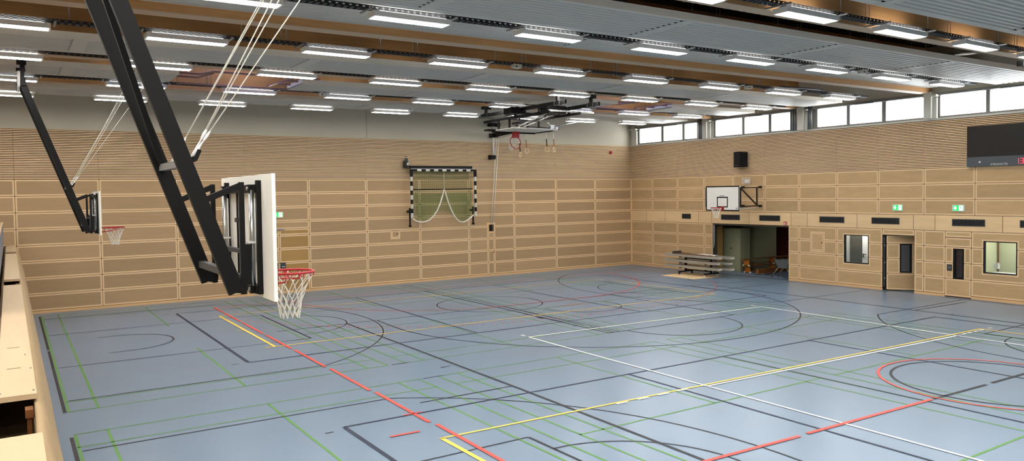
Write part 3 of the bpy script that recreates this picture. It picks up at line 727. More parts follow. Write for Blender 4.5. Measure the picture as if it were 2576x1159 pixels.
    for y, X_ in ((A1-.115, 1.82), (A0+.06, 1.78), (A0+.03, 2.12)):
        mb = MB(); mb.box((X_-.06, y-.035, PZ-.05), (X_+.06, y+.035, PZ+.13)); mb.bar((X_+.02, y, PZ+.1), (X_+.14, y, 6.93), .03, .02)
        mb.tube([(X_, y-.04, PZ), (X_, y+.04, PZ)], .05, 12); mb.build('pulley', GALV, t)
    return t
hoop = hanging_hoop('large ceiling-hung basketball hoop nearest the camera, seen from behind its white backboard', -8.37)
dup(hoop, (1.0, 5.87, 3.05), 'smaller ceiling-hung basketball hoop at far left before the wood wall', 'basketball hoops hanging from the roof')

# hoop on the right wall
yc = 6.42; Xb = 24.25
t = thing('wall_basketball_hoop', 'basketball hoop on a black swing arm of the right wall above the store opening', 'basketball hoop', (W, yc, 3.05))
mb = MB(); mb.box((Xb, yc-.9, 2.9), (Xb+.03, yc+.9, 3.95)); board_square(mb, lambda u, z: (Xb-.001, u, z), yc, 3.05)
pts = [(Xb-.0015, yc-.76+.06*math.cos(2*PI*i/20), 3.0+.06*math.sin(2*PI*i/20)) for i in range(20)]
mb.tube(pts, .004, 4, 2, closed=True); mb.quad((Xb-.002, yc-.775, 2.97), (Xb-.002, yc-.745, 2.97), (Xb-.002, yc-.745, 3.03), (Xb-.002, yc-.775, 3.03), 2)
mb.quad((Xb-.002, yc-.12, 3.525), (Xb-.002, yc+.16, 3.525), (Xb-.002, yc+.16, 3.545), (Xb-.002, yc-.12, 3.545), 2)
mb.build('backboard', [BOARD, BLACK, DKGREY], t)
rim_net(t, Xb-.375, yc, 3.05, (1, 0, 0), 3)
for s in (-1, 1):
    y0, y1 = yc+s*.92, yc+s*.46
    mb = MB(); p = lambda f, z: (Xb+.04+(W-.12-Xb-.04)*f, y0+(y1-y0)*f, z)
    for a, b in ((p(0, 3.86), p(1, 3.87)), (p(0, 3.08), p(1, 3.1)), (p(0, 3.06), p(0, 3.88)), (p(.86, 3.08), p(.86, 3.87)), (p(.02, 3.84), p(.84, 3.14))): mb.bar(a, b, .045, .045)
    mb.box((W-.14, y1-.05, 3.84), (W-.01, y1+.05, 3.93)); mb.box((W-.14, y1-.05, 3.03), (W-.01, y1+.05, 3.12)); mb.build('swing_arm', BLACK, t)
mb = MB(); mb.tube([(Xb+.05, yc-.86, 3.0), (W-.16, yc-.52, 3.0)], .022, 8); mb.build('locking_strut', OFFW, t)

# retracted main hoop folded under the roof, with its rails
t = thing('folded_basketball_hoop', 'main basketball hoop folded flat beneath the roof in front of the far wall', 'basketball hoop', (14.7, 7.0, 6.65))
z = 6.66
for x in (14.12, 15.5):
    mb = MB(); mb.box((x-.035, 3.9, z-.06), (x+.035, 9.1, z+.06)); mb.build('rail', BLACK, t)
    for y in (4.33, 8.75):
        mb = MB(); mb.box((x-.04, y-.05, z+.05), (x+.04, y+.05, 6.99)); mb.box((x-.16, y-.09, 6.88), (x+.16, y+.09, 6.995)); mb.build('hanger', BLACK, t)
        mb = MB()
        for dy in (-.16, .13): mb.box((x-.045, y+dy, z-.08), (x+.045, y+dy+.025, z+.08))
        mb.build('clamp', DKGREY, t)
for x in (14.0, 15.25):
    mb = MB(); mb.box((x-.03, 4.6, 6.36), (x+.03, 8.7, 6.44)); mb.build('folding_arm', BLACKM, t)
    for y in (5.2, 6.6):
        mb = MB(); mb.box((x-.03, y-.03, 6.38), (x+.03, y+.03, 6.66)); mb.build('link', BLACK, t)
    for y in (7.0, 7.7):
        mb = MB(); mb.box((x-.03, y-.03, 6.03), (x+.03, y+.03, 6.4)); mb.build('board_post', BLACK, t)
for y, m in ((5.05, CHROME), (6.2, BLACK), (8.2, BLACK)):
    mb = MB(); mb.bar((13.5 if y != 5.05 else 14.3, y, 6.5), (15.6 if y != 5.05 else 16.2, y, 6.5), .05, .06); mb.build('crossbar', m, t)
mb = MB(); mb.box((13.7, 6.4, 6.5), (14.3, 6.9, 6.72)); mb.tube([(13.9, 6.3, 6.6), (13.9, 7.0, 6.6)], .13, 14); mb.build('winch_motor', BLACKM, t)
mb = MB(); mb.box((14.4, 5.3, 6.45), (15.2, 5.8, 6.68)); mb.tube([(14.5, 5.5, 6.62), (15.3, 5.5, 6.62)], .12, 14); mb.build('winch_drum', BLACK, t)
mb = MB()
for q in ((14.35, 14.95), (14.75, 15.2)): mb.bar((q[0], 5.2, 6.44), (q[1], 7.9, 6.2), .035, .035)
mb.build('fold_brace', CHROME, t)
XA, XB, YA, YB = 13.80, 15.70, 7.85, 6.45
mb = MB(); zb = 6.0; mb.box((XA, YB, zb), (XB, YA, zb+.035)); 
for q in ((XA, XB, YA-.06, YA), (XA, XA+.06, YB, YA), (XB-.06, XB, YB, YA), (XA+.6, XB-.6, YA-.55, YA-.51)): mb.quad((q[0], q[2], zb-.001), (q[1], q[2], zb-.001), (q[1], q[3], zb-.001), (q[0], q[3], zb-.001), 1)
mb.box((XA, YA, zb-.05), (XB, YA+.01, zb+.036), 1); mb.box((XB-.05, YB+.3, zb-.03), (XB, YA, zb), 1); mb.box((XA-.32, YA-.25, zb-.01), (XA, YA+.02, zb+.05), 2)
mb.build('backboard', [BOARD, BLACK, BLACKM], t)
rc = Vector((14.72, 7.72, 5.62))
mb = MB(); mb.tube([rc+Vector((.228*math.cos(2*PI*i/40), .05*math.sin(2*PI*i/40), .228*math.sin(2*PI*i/40))) for i in range(40)], .016, 8, closed=True); mb.build('rim', RED, t)
mb = MB(); rr = random.Random(4)
for i in range(12):
    q = 2*PI*i/12; p0 = rc+Vector((.22*math.cos(q), .05*math.sin(q), .22*math.sin(q))); p1 = rc+Vector((-.03+.10*math.cos(q), .22, -.06+.08*math.sin(q))); p2 = rc+Vector((-.06+.07*math.cos(q), .2, -.28+.02*math.sin(q)))
    mb.tube([p0, p1, p2], .0065, 5); p3 = rc+Vector((.10*math.cos(q+.5)-.03, .22, -.06+.08*math.sin(q+.5))); mb.tube([p0, p3], .005, 5)
mb.build('net', ROPE, t)
mb = MB(); mb.box((14.6, 7.66, 5.78), (14.86, 7.76, 6.02)); mb.build('rim_bracket', RED, t)
# gymnastics rings
for i, (x, y, lab) in enumerate(((17.0, 8.9, 'second gymnastics ring from the right below the folded hoop'), (17.35, 8.9, 'rightmost gymnastics ring below the folded hoop'), (15.75, 8.5, 'gymnastics ring with brown strap just right of the red rim'), (15.25, 8.2, 'thin edge-on gymnastics ring closest to the red rim'))):
    zr = (5.47, 5.47, 5.38, 5.2)[i]; t = thing('gymnastics_ring', lab, 'gymnastics ring', (x, y, zr), 'gymnastics rings'); a = (0, .5, .1, 1.35)[i]
    mb = MB(); mb.tube([(x+.1*math.cos(q)*math.cos(a), y+.1*math.cos(q)*math.sin(a), zr+.1*math.sin(q)) for q in [2*PI*j/24 for j in range(24)]], .014, 8, closed=True); mb.build('ring', PLY, t)
    mb = MB(); mb.bar((x, y, zr+.1), (x-.03, y, zr+.42), .05, .012); mb.build('strap', LEATHER if i in (2, 1) else BLACKM, t)
    mb = MB(); mb.tube([(x-.03, y, zr+.4), (x-.03, y, 6.25)], .01, 6); mb.build('rope', ROPE, t)
t = thing('ring_trolley', 'steel trolley on a rail carrying the gymnastics rings below the roof', 'rail', (16.4, 8.7, 6.3))
mb = MB(); mb.bar((15.1, 8.2, 6.28), (17.6, 8.95, 6.28), .08, .06); mb.build('carrier_bar', BLACK, t)
mb = MB(); mb.tube([(17.2, 8.85, 6.36), (17.9, 8.0, 6.5)], .025, 8); mb.tube([(17.2, 8.85, 6.32), (16.6, 8.3, 6.46)], .025, 8); mb.build('link_bar', CHROME, t)
mb = MB(); mb.box((17.05, 8.75, 6.2), (17.4, 9.05, 6.42)); mb.tube([(17.1, 8.7, 6.3), (17.1, 9.1, 6.3)], .07, 12); mb.tube([(17.35, 8.7, 6.3), (17.35, 9.1, 6.3)], .07, 12); mb.build('pulley_block', GALV, t)

# ------------------------------------------------------------------ lifting column on the far wall
t = thing('wall_hoist', 'white hoist column with black clamps and long cables on the far wall', 'hoist', (17.66, D, 5.4))
mb = MB(); mb.tube([(17.66, D-.2, 5.42), (17.66, D-.2, 6.84)], .045, 12); mb.build('column', WHITE, t)
mb = MB(); mb.box((17.46, D-.32, 6.80), (17.98, D-.02, 6.95)); mb.build('top_clamp', BLACKM, t)
mb = MB(); mb.box((17.48, D-.3, 5.32), (17.72, D-.02, 5.5)); mb.build('bottom_clamp', BLACKM, t)
mb = MB(); mb.bar((17.64, D-.05, 6.38), (17.58, D-2.45, 6.47), .1, .17); mb.box((17.5, D-.42, 6.3), (17.8, D-.1, 6.48)); mb.build('swing_arm', BLACK, t)
mb = MB(); mb.tube([(17.7, D-.4, 6.25), (17.65, D-2.4, 6.38)], .012, 6); mb.build('arm_rope', ROPE, t)
for dx in (.08, .2):
    mb = MB(); mb.tube([(17.7+dx, D-.3, 6.3), (17.5+dx*.9, D-.05, 2.36)], .016, 6); mb.build('cable', ROPE, t)
mb = MB()
for q in rect_sub((17.42, 17.76, 2.0, 2.39), [(17.47, 17.72, 2.05, 2.35)]): wbox(mb, FAR, q, .0, .03, 0)
wq(mb, FAR, (17.46, 17.73, 2.04, 2.36), .014, 1); wbox(mb, FAR, (17.52, 17.62, 2.12, 2.26), .014, .035, 1); wbox(mb, FAR, (17.64, 17.70, 2.06, 2.34), .014, .03, 2)
mb.build('cable_box', [PLINTH, BLACKM, DKGREY], t)
for x, z, lab in ((17.72, 1.09, 'small brass lock on the narrow panel below the hoist box'), (12.94, 2.12, 'small brass lock on the square hatch left of the goal')):
    mb = MB(); mb.tube([(x, D-.012, z), (x, D-.03, z)], .03, 12); tag(mb.build('hatch_lock', BENCHDARK), lab, 'lock', 'hatch locks')
mb = MB(); mb.tube([(W-.012, 3.02, 1.63), (W-.03, 3.02, 1.63)], .03, 12); tag(mb.build('hatch_lock', BENCHDARK), 'small brass lock on the hatch right of the store opening', 'lock', 'hatch locks')

# ------------------------------------------------------------------ handball goal raised on the far wall
YG = 13.75; gx0, gx1, gz0, gz1 = 13.40, 16.60, 2.79, 4.84
t = thing('handball_goal', 'black and white striped handball goal raised on the far wall with green net', 'handball goal', (15, D, gz0))
def striped(name, a, b, n, first, axis):
    mb = MB(); p, q = Vector(a), Vector(b)
    for i in range(n):
        s, e = p.lerp(q, i/n), p.lerp(q, (i+1)/n)
        mb.box(s-Vector((.04, .04, .04))*(Vector((1, 1, 1))-axis), e+Vector((.04, .04, .04))*(Vector((1, 1, 1))-axis), (i+first) % 2)
    mb.build(name, [OFFW, BLACKM], t)
XA_, ZA_ = Vector((1, 0, 0)), Vector((0, 0, 1))
for x in (gx0+.04, gx1-.04):
    striped('post', (x, YG, gz0), (x, YG, gz1-.32), 9, 0, ZA_)
    mb = MB(); mb.box((x-.05, YG-.045, gz1-.32), (x+.05, YG+.045, gz1)); mb.build('corner_piece', BLACKM, t)
    mb = MB(); xx = x-.04 if x < 15 else x-.06; mb.box((xx-.025, YG+.1, 2.42), (xx+.025, YG+.16, 3.2)); mb.box((xx-.03, YG+.05, 2.4), (xx+.03, YG+.2, 2.48)); mb.box((xx-.025, YG+.16, 3.0), (xx+.025, D-.01, 3.1)); mb.build('guide_bar', BLACK, t)
striped('crossbar', (gx0+.3, YG, gz1-.04), (gx1-.3, YG, gz1-.04), 13, 0, XA_)
for a, b in ((gx0+.08, gx0+.3), (gx1-.3, gx1-.08)):
    mb = MB(); mb.box((a, YG-.04, gz1-.08), (b, YG+.04, gz1)); mb.build('corner_piece', BLACKM, t)
mb = MB(); mb.tube([(gx0+.1, 13.9, 3.98), (gx1-.1, 13.9, 3.99)], .022, 8); mb.build('rear_bar', BLACKM, t)
mb = MB(); mb.box((gx0+.05, 13.85, 4.88), (gx1-.12, 13.98, 4.99)); mb.box((gx0+.05, 13.8, 4.84), (gx1-.1, 13.9, 4.875), 1)
for x in (13.6, 16.35): mb.box((x, 13.9, 4.9), (x+.12, D, 5.0))
mb.build('lifting_beam', [BLACK, GALV], t)
t2 = thing('goal_lift_motor', 'small motor above the left post of the raised handball goal', 'motor', (13.42, D, 5.0))
mb = MB(); mb.tube([(13.34, 13.9, 4.92), (13.31, 13.9, 5.1)], .08, 12); mb.tube([(13.31, 13.9, 5.1), (13.29, 13.9, 5.3)], .065, 12); mb.box((13.22, 13.95, 4.9), (13.40, D-.04, 5.2)); mb.build('body', DKGREY, t2)
mb = MB(); mb.tube([(13.31, 13.78, 5.06), (13.31, 13.83, 5.06)], .06, 12); mb.build('motor_cap', CHROME, t2)
mb = MB(); mb.tube([(13.29, 13.9, 5.29), (13.28, 13.9, 5.38)], .05, 10); mb.build('top_cap', CHROME, t2)
# white net rope hanging in two bays
px = [(1036, 548), (1046, 554.5), (1057, 557), (1067, 556), (1078, 551), (1088, 541), (1097, 527), (1104, 511), (1110, 491), (1114.4, 475), (1119, 490), (1125, 511), (1132, 529), (1141, 547), (1150, 557), (1160, 560.5), (1170, 558), (1180, 551), (1190, 542)]
def gp(u, v, y):
    k = (y+15.5438)/(D+15.5438); X = 13.59+(u-1032)*(3.24/165); Zv = 4.85-(v-426)*(2.08/119.5)
    return (-.771+(X+.771)*k, y, 3.7584+(Zv-3.7584)*k)
crv = [gp(u, v, 13.78) for u, v in px]
mb = MB(); mb.tube(crv, .028, 8); mb.build('bottom_rope', ROPE, t)
mb = MB(); mb.tube([gp(1114.4, 432, 13.78), gp(1114.4, 476, 13.78)], .008, 6); mb.build('pull_cord', ROPE, t)
mb = MB(); top = gz1-.08; n = len(crv)
for i in range(n-1):
    (x0, _, z0), (x1, _, z1) = crv[i], crv[i+1]; K_ = 8
    for j in range(K_):
        f = lambda x, zb, q: (x, 13.80+.10*math.sin(PI*q/K_), zb+(top-zb)*q/K_)
        mb.add([f(x0, z0, j), f(x1, z1, j), f(x1, z1, j+1), f(x0, z0, j+1)], [(0, 1, 2, 3)])
mb.build('net', NETG, t)
low = [(1040, 500), (1046, 545), (1057, 553), (1072, 549), (1090, 536), (1108, 529), (1122, 534), (1140, 546), (1160, 556), (1178, 545), (1188, 500)]
mb = MB(); lo = [gp(u, v, 13.95) for u, v in low]
for (a, b), (u0, u1) in zip(zip(lo, lo[1:]), zip(low, low[1:])):
    h0 = gp(u0[0], 488, 13.95); h1 = gp(u1[0], 488, 13.95); mb.add([a, b, h1, h0], [(0, 1, 2, 3)])
for u, sgn in ((1041, 1), (1186, -1)):
    for i in range(4): mb.add([gp(u+sgn*i*2.2, 470+i*12, 13.92), gp(u+sgn*(i*2.2+7), 470+i*12, 13.92), gp(u+sgn*(i*4+15), 548-abs(i-1)*3, 13.92), gp(u+sgn*(i*4+6), 548-abs(i-1)*3, 13.92)], [(0, 1, 2, 3)])
mb.build('net_fold', NETG2, t)

# ------------------------------------------------------------------ things on the right wall
def grille(y0, y1, lab):
    t = thing('air_grille', lab, 'air grille', RIGHT((y0+y1)/2, 0, 2.44), 'dark air grilles'); r = (y0, y1, 2.44, 2.68)
    mb = MB()
    for q in rect_sub(r, [(y0+.03, y1-.03, 2.47, 2.65)]): wbox(mb, RIGHT, q, .01, .022)
    mb.build('frame', DKGREY, t)
    mb = MB(); wq(mb, RIGHT, r, .0125, 0); n = int((y1-y0)/.045)
    for i in range(n): y = y0+.03+(y1-y0-.06)*i/n; wbox(mb, RIGHT, (y, y+.012, 2.47, 2.65), .0125, .02, 1)
    mb.build('louvre', [BLACKM, DKGREY], t)
for a, b, lab in ((10.0, 10.57, 'dark air grille nearest the corner of the hall'), (7.1, 8.16, 'dark air grille directly below the wall-mounted hoop'), (4.99, 6.05, 'dark air grille above the right half of the store opening'), (2.05, 3.13, 'dark air grille above and left of the left room window'), (-.14, .93, 'dark air grille above the open wooden door'), (-3.05, -1.99, 'dark air grille above the closed door with slot window'), (-5.1, -4.09, 'dark air grille cut off at the right edge')):
    grille(a, b, lab)
def exit_sign(P, u0, u1, z0, z1, lab, flip=False):
    t = thing('exit_sign', lab, 'exit sign', P((u0+u1)/2, 0, z0), 'green exit signs')
    mb = MB(); wbox(mb, P, (u0, u1, z0, z1), .012, .05); mb.build('housing', OFFW, t)
    k = 1 if not flip else -1; um = (u0+u1)/2; w = (u1-u0); h = z1-z0; zc = (z0+z1)/2
    U = lambda f: um+k*f*w*.5                        # f -1 left .. +1 right as seen
    q = lambda mb, a, b, c, e, d, m: mb.quad(P(U(a), d, zc+c*h/2), P(U(b), d, zc+c*h/2), P(U(b), d, zc+e*h/2), P(U(a), d, zc+e*h/2), m)
    mb = MB(); q(mb, -.86, .84, -.78, .78, .051, 0)
    q(mb, -.60, -.36, .05, .6, .052, 1); mb.add([P(U(-.78), .052, zc+.1*h/2), P(U(-.18), .052, zc+.1*h/2), P(U(-.48), .052, zc-.62*h/2)], [(0, 1, 2)], 1)
    q(mb, .12, .76, -.7, .7, .052, 1)
    # running figure in front of the door opening
    q(mb, .36, .50, .38, .58, .053, 0); mb.add([P(U(.34), .053, zc+.32*h/2), P(U(.54), .053, zc+.30*h/2), P(U(.50), .053, zc-.1*h/2), P(U(.38), .053, zc-.1*h/2)], [(0, 1, 2, 3)], 0)
    for a, b, c, e in ((.40, -.08, .26, -.55), (.48, -.08, .62, -.45), (.36, .25, .22, .0), (.52, .22, .66, .05)): mb.add([P(U(a-.035), .053, zc+b*h/2), P(U(a+.035), .053, zc+b*h/2), P(U(c+.035), .053, zc+e*h/2), P(U(c-.035), .053, zc+e*h/2)], [(0, 1, 2, 3)], 0)
    mb.build('sign_face', [GREEN, SIGNW], t)
exit_sign(RIGHT, -.28, .11, 2.94, 3.17, 'lit green exit sign above the open wooden door', True)
exit_sign(RIGHT, -2.41, -2.0, 2.94, 3.17, 'lit green exit sign above the closed door with slot window', True)
exit_sign(FAR, 7.69, 8.1, 2.95, 3.17, 'lit green exit sign on the far wall beside the near backboard edge')
t = thing('fire_sign', 'small red fire extinguisher sign at the corner of the store opening', 'sign', RIGHT(4.73, 0, 2.28))
mb = MB(); wbox(mb, RIGHT, (4.65, 4.81, 2.28, 2.43), .012, .02); wbox(mb, RIGHT, (4.745, 4.785, 2.30, 2.385), .02, .022, 1); wbox(mb, RIGHT, (4.755, 4.775, 2.385, 2.41), .02, .022, 1); wbox(mb, RIGHT, (4.68, 4.71, 2.30, 2.37), .02, .022, 1); wbox(mb, RIGHT, (4.685, 4.705, 2.38, 2.405), .02, .022, 1)
mb.build('plate', [SIGNRED, WHITE], t)
t = thing('alarm_sounder', 'small red alarm sounder on the slatted far wall near the corner', 'alarm', FAR(24.75, .04, 5.75))
mb = MB(); wbox(mb, FAR, (24.67, 24.83, 5.68, 5.83), .034, .07); mb.tube([FAR(24.75, .07, 5.755), FAR(24.75, .12, 5.755)], [.06, .05], 12); mb.build('body', SIGNRED, t)
t = thing('loudspeaker', 'black loudspeaker box on the slatted right wall above the hoop', 'loudspeaker', RIGHT(6.9, .03, 4.78))
mb = MB(); o = W-.1; mb.add([(o, 6.6, 4.78), (o, 7.2, 4.78), (o-.3, 7.1, 4.76), (o-.36, 6.72, 4.76), (o, 6.6, 5.42), (o, 7.2, 5.42), (o-.3, 7.1, 5.42), (o-.36, 6.72, 5.42)], [(3,2,1,0),(4,5,6,7),(0,1,5,4),(1,2,6,5),(2,3,7,6),(3,0,4,7)]); mb.build('cabinet', BLACKM, t)
mb = MB(); mb.box((W-.1, 6.8, 5.0), (W-.03, 7.0, 5.2)); mb.build('wall_bracket', BLACK, t)
mb = MB(); mb.tube([(o-.34, 6.95, 4.84), (o-.345, 6.95, 4.84)], .02, 8); mb.build('badge', GALV, t)
t = thing('caged_clock', 'white device behind a wire ball guard above the wall hoop arm', 'guard cage', RIGHT(6.65, 0, 4.02))
mb = MB()
for i in range(8): y = 6.44+.43*i/7; mb.bar(RIGHT(y, .12, 4.02), RIGHT(y, .12, 4.30), .008, .008)
for i in range(6): z = 4.02+.28*i/5; mb.bar(RIGHT(6.44, .12, z), RIGHT(6.87, .12, z), .008, .008)
for y in (6.44, 6.87):
    for z in (4.02, 4.30): mb.bar(RIGHT(y, .012, z), RIGHT(y, .12, z), .01, .01)
mb.build('wire_guard', WHITE, t)
mb = MB(); wbox(mb, RIGHT, (6.55, 6.76, 4.08, 4.22), .012, .09); wbox(mb, RIGHT, (6.65, 6.66, 4.08, 4.22), .09, .092, 1); mb.build('device', [WHITE, DKGREY], t)
# scoreboard
t = thing('scoreboard', 'large black electronic scoreboard on the right wall, cut by the right edge', 'scoreboard', RIGHT(-4, .03, 4.42))
mb = MB(); wbox(mb, RIGHT, (-6.6, -2.51, 4.75, 5.77), .036, .12); mb.build('display', SCREEN, t)
mb = MB(); wbox(mb, RIGHT, (-6.6, -2.51, 4.43, 4.75), .036, .13); mb.build('lower_panel', CASING, t)
mb = MB(); mb.tube([RIGHT(-2.93, .13, 4.58), RIGHT(-2.93, .15, 4.58)], .035, 14); mb.build('key_switch', CHROME, t)
cu = bpy.data.curves.new('maker_lettering', 'FONT'); cu.body = 'STRAMATEL'; cu.size = .098; cu.shear = .35; cu.extrude = .001; cu.space_character = 1.02; cu.materials.append(SILVER)
lt = bpy.data.objects.new('maker_lettering', cu); C.objects.link(lt); lt.parent = t
me_ = bpy.data.meshes.new_from_object(lt); lo_ = lt; lt = bpy.data.objects.new('maker_lettering', me_); bpy.data.objects.remove(lo_); bpy.data.curves.remove(cu); C.objects.link(lt); lt.parent = t
lt.matrix_local = Matrix.Translation(Vector(RIGHT(-3.24, .132, 4.455))-t.location) @ Matrix(((0, 0, -1, 0), (-1, 0, 0, 0), (0, 1, 0, 0), (0, 0, 0, 1)))
mb = MB()
def segd(y, segs):
    h, w, th = .17, .10, .016; z = 4.485
    R7 = {'a': (0, w, h-th, h), 'd': (0, w, 0, th), 'g': (0, w, h/2-th/2, h/2+th/2), 'b': (w-th, w, h/2, h), 'c': (w-th, w, 0, h/2), 'f': (0, th, h/2, h), 'e': (0, th, 0, h/2)}
    for s in segs: a, b, c, e = R7[s]; wbox(mb, RIGHT, (y-b, y-a, z+c, z+e), .13, .133)
segd(-3.99, 'bc'); segd(-4.13, 'abgcd')
mb.build('led_digits', LED, t)

# ------------------------------------------------------------------ board trolley in front of the store
mb = MB(); mb.add([(23.42, 9.25, .004), (25.1, 9.35, .004), (25.15, 7.25, .004), (23.44, 7.26, .004), (23.42, 9.25, .016), (25.1, 9.35, .016), (25.15, 7.25, .016), (23.44, 7.26, .016)], [(3,2,1,0),(4,5,6,7),(0,1,5,4),(1,2,6,5),(2,3,7,6),(3,0,4,7)])
tag(mb.build('plywood_sheet', PLY), 'pale plywood sheet lying on the floor under the profile trolley', 'board')
t = thing('profile_trolley', 'black wheeled rack on plywood carrying grey aluminium profiles', 'trolley', (24.75, 8.3, .016))
zf = .016
for y in (9.0, 7.5):
    mb = MB(); mb.box((24.3, y-.03, zf+.1), (25.2, y+.03, zf+.15)); b = mb.build('foot_bar', BLACK, t)
    for x in (24.34, 25.14):
        mb = MB(); mb.tube([(x, y-.02, zf+.05), (x, y+.02, zf+.05)], .05, 14); mb.box((x-.02, y-.03, zf+.06), (x+.02, y+.03, zf+.12), 1); mb.build('castor', [WHITE if y < 8 else DKGREY, BLACK], b)
    mb = MB(); mb.box((24.71, y-.04, zf+.15), (24.79, y+.04, .93)); mb.build('upright', BLACK, t)
    for z in (.34, .58, .83):
        mb = MB(); mb.box((24.35, y-.02, z-.05), (25.15, y+.02, z-.01)); mb.build('support_arm', BLACK, t)
for z in (.2, .72): mb = MB(); mb.box((24.72, 7.5, z), (24.78, 9.0, z+.045)); mb.build('tie_bar', BLACK, t)
for j, (z, ya, yb) in enumerate(((.33, 6.8, 9.95), (.57, 6.9, 10.05), (.82, 6.8, 9.95))):
    for i, (x, dy) in enumerate(((24.40, 0), (24.84, -.3))):
        lab = '%s grey aluminium profile on the %s shelf of the black rack' % (('front', 'rear')[i], ('bottom', 'middle', 'top')[j])
        q = thing('aluminium_profile', lab, 'profile', (x, ya, z), 'profiles on the black rack')
        mb = MB(); mb.box((x, ya+dy, z-.01), (x+.26, yb+dy, z+.1)); mb.build('tube', ALU, q)
        mb = MB(); mb.box((x+.02, ya+dy-.006, z+.01), (x+.24, ya+dy, z+.08)); mb.build('end_plate', OFFW, q)
for x, z, lab, m in ((24.45, .945, 'thin dark rod on top of the profile rack', BENCHDARK), (24.6, .945, 'front silver rod lying on top of the profile rack', CHROME), (24.8, .95, 'rear silver rod lying on top of the profile rack', CHROME)):
    t = thing('rod', lab, 'rod', (x, 7.2, z), 'rods on the rack'); mb = MB(); mb.tube([(x, 7.15, z), (x, 9.35, z)], .022, 8); mb.build('shaft', m, t)
    mb = MB(); mb.box((x-.04, 9.35, z-.02), (x+.04, 9.5, z+.09)); mb.build('end_fitting', DKGREY, t)

# ------------------------------------------------------------------ store room behind the opening
t = thing('folding_gate', 'brown wood panel door standing open inside the store opening', 'door', (26.7, 8.8, 0))
mb = MB(); mb.box((26.3, 8.79, 0), (26.98, 8.84, 2.12)); mb.build('leaf', DOORWOOD, t)
mb = MB(); mb.tube([(26.08, 8.52, 2.2), (26.08, 8.52, 1.35), (26.12, 8.58, 1.2), (26.14, 8.62, 1.15)], .012, 6); tag(mb.build('pull_cord', ROPE), 'white pull cord hanging at the left side of the store opening', 'cord')
def cabinet(lab, x0, y0, x1, y1, h):
    t = thing('steel_cabinet', lab, 'cabinet', (x0, y0, 0), 'steel cabinets in the store')
    mb = MB(); mb.box((x0, y0, 0), (x1, y1, h)); mb.build('body', CAB, t)
    mb = MB(); mb.box((x0-.02, y0+.03, .06), (x0, y1-.03, h-.04)); f = mb.build('door', CAB, t)
    mb = MB(); mb.box((x0-.045, (y0+y1)/2-.05, h*.53), (x0-.02, (y0+y1)/2+.07, h*.53+.035)); mb.build('handle', DKGREY, f)
cabinet('green-grey steel cabinet at left inside the store', 27.3, 8.03, 27.95, 9.05, 2.0)
cabinet('second grey steel cabinet further back inside the store', 28.5, 8.22, 30.1, 8.95, 2.05)
def bench(lab, y, xa, xb, z0):
    t = thing('gym_bench', lab, 'bench', ((xa+xb)/2, y, z0), 'gym benches in the store')
    mb = MB(); mb.box((xa, y-.12, z0+.28), (xb, y+.12, z0+.315)); mb.build('seat', BENCHDARK, t)
    mb = MB(); mb.box((xa+.3, y-.04, z0+.05), (xb-.3, y+.04, z0+.1)); mb.build('balance_beam', BENCHDARK, t)
    for x in (xa+.3, (xa+xb)/2+.2, xb-.3):
        mb = MB(); w = .15; mb.add([(x-.03, y-w, z0+.03), (x-.03, y+w, z0+.03), (x-.03, y+.11, z0+.28), (x-.03, y-.11, z0+.28), (x+.03, y-w, z0+.03), (x+.03, y+w, z0+.03), (x+.03, y+.11, z0+.28), (x+.03, y-.11, z0+.28)], [(0,1,2,3),(7,6,5,4),(0,4,5,1),(1,5,6,2),(2,6,7,3),(3,7,4,0)]); l = mb.build('leg', BENCHWOOD, t)
        for s_ in (-1, 1):
            mb = MB(); mb.box((x-.04, y+s_*w-.035, z0), (x+.04, y+s_*w+.035, z0+.05)); mb.build('rubber_foot', WHITE, l)
bench('lower orange-legged gym bench of the stack in the store', 7.6, 26.95, 30.6, 0)
bench('upper gym bench stacked on another bench in the store', 7.62, 26.9, 30.6, .316)
t = thing('low_gym_bench', 'low balance bench with steel feet beside the bench stack', 'bench', (28, 6.65, 0))
mb = MB(); mb.box((26.75, 6.58, .06), (29.6, 6.72, .26)); mb.build('beam', BENCHDARK, t)
for x in (26.9, 29.3):
    mb = MB(); mb.box((x, 6.42, .025), (x+.06, 6.88, .06)); mb.box((x, 6.42, 0), (x+.06, 6.47, .03)); mb.box((x, 6.83, 0), (x+.06, 6.88, .03)); mb.build('foot', GALV, t)
t = thing('equipment_cart', 'grey fabric cart on slanted steel legs at the right side of the store', 'cart', (26.8, 5.2, 0))
mb = MB(); mb.add([(26.62, 5.0, .42), (26.98, 5.0, .42), (26.98, 5.42, .42), (26.62, 5.42, .42), (26.55, 4.85, .78), (27.05, 4.85, .78), (27.05, 5.62, .78), (26.55, 5.62, .78)], [(3,2,1,0),(0,1,5,4),(1,2,6,5),(2,3,7,6),(3,0,4,7)]); mb.build('basket', CARTGREY, t)
for x in (26.58, 27.0):
    for y0, y1 in ((5.42, 5.75), (5.0, 4.75)):
        mb = MB(); mb.tube([(x, y0, .44), (x, y1, .07)], .014, 8); l = mb.build('leg', CHROME, t)
        mb = MB(); mb.tube([(x-.012, y1, .04), (x+.012, y1, .04)], .04, 12); mb.build('wheel', DKGREY, l)

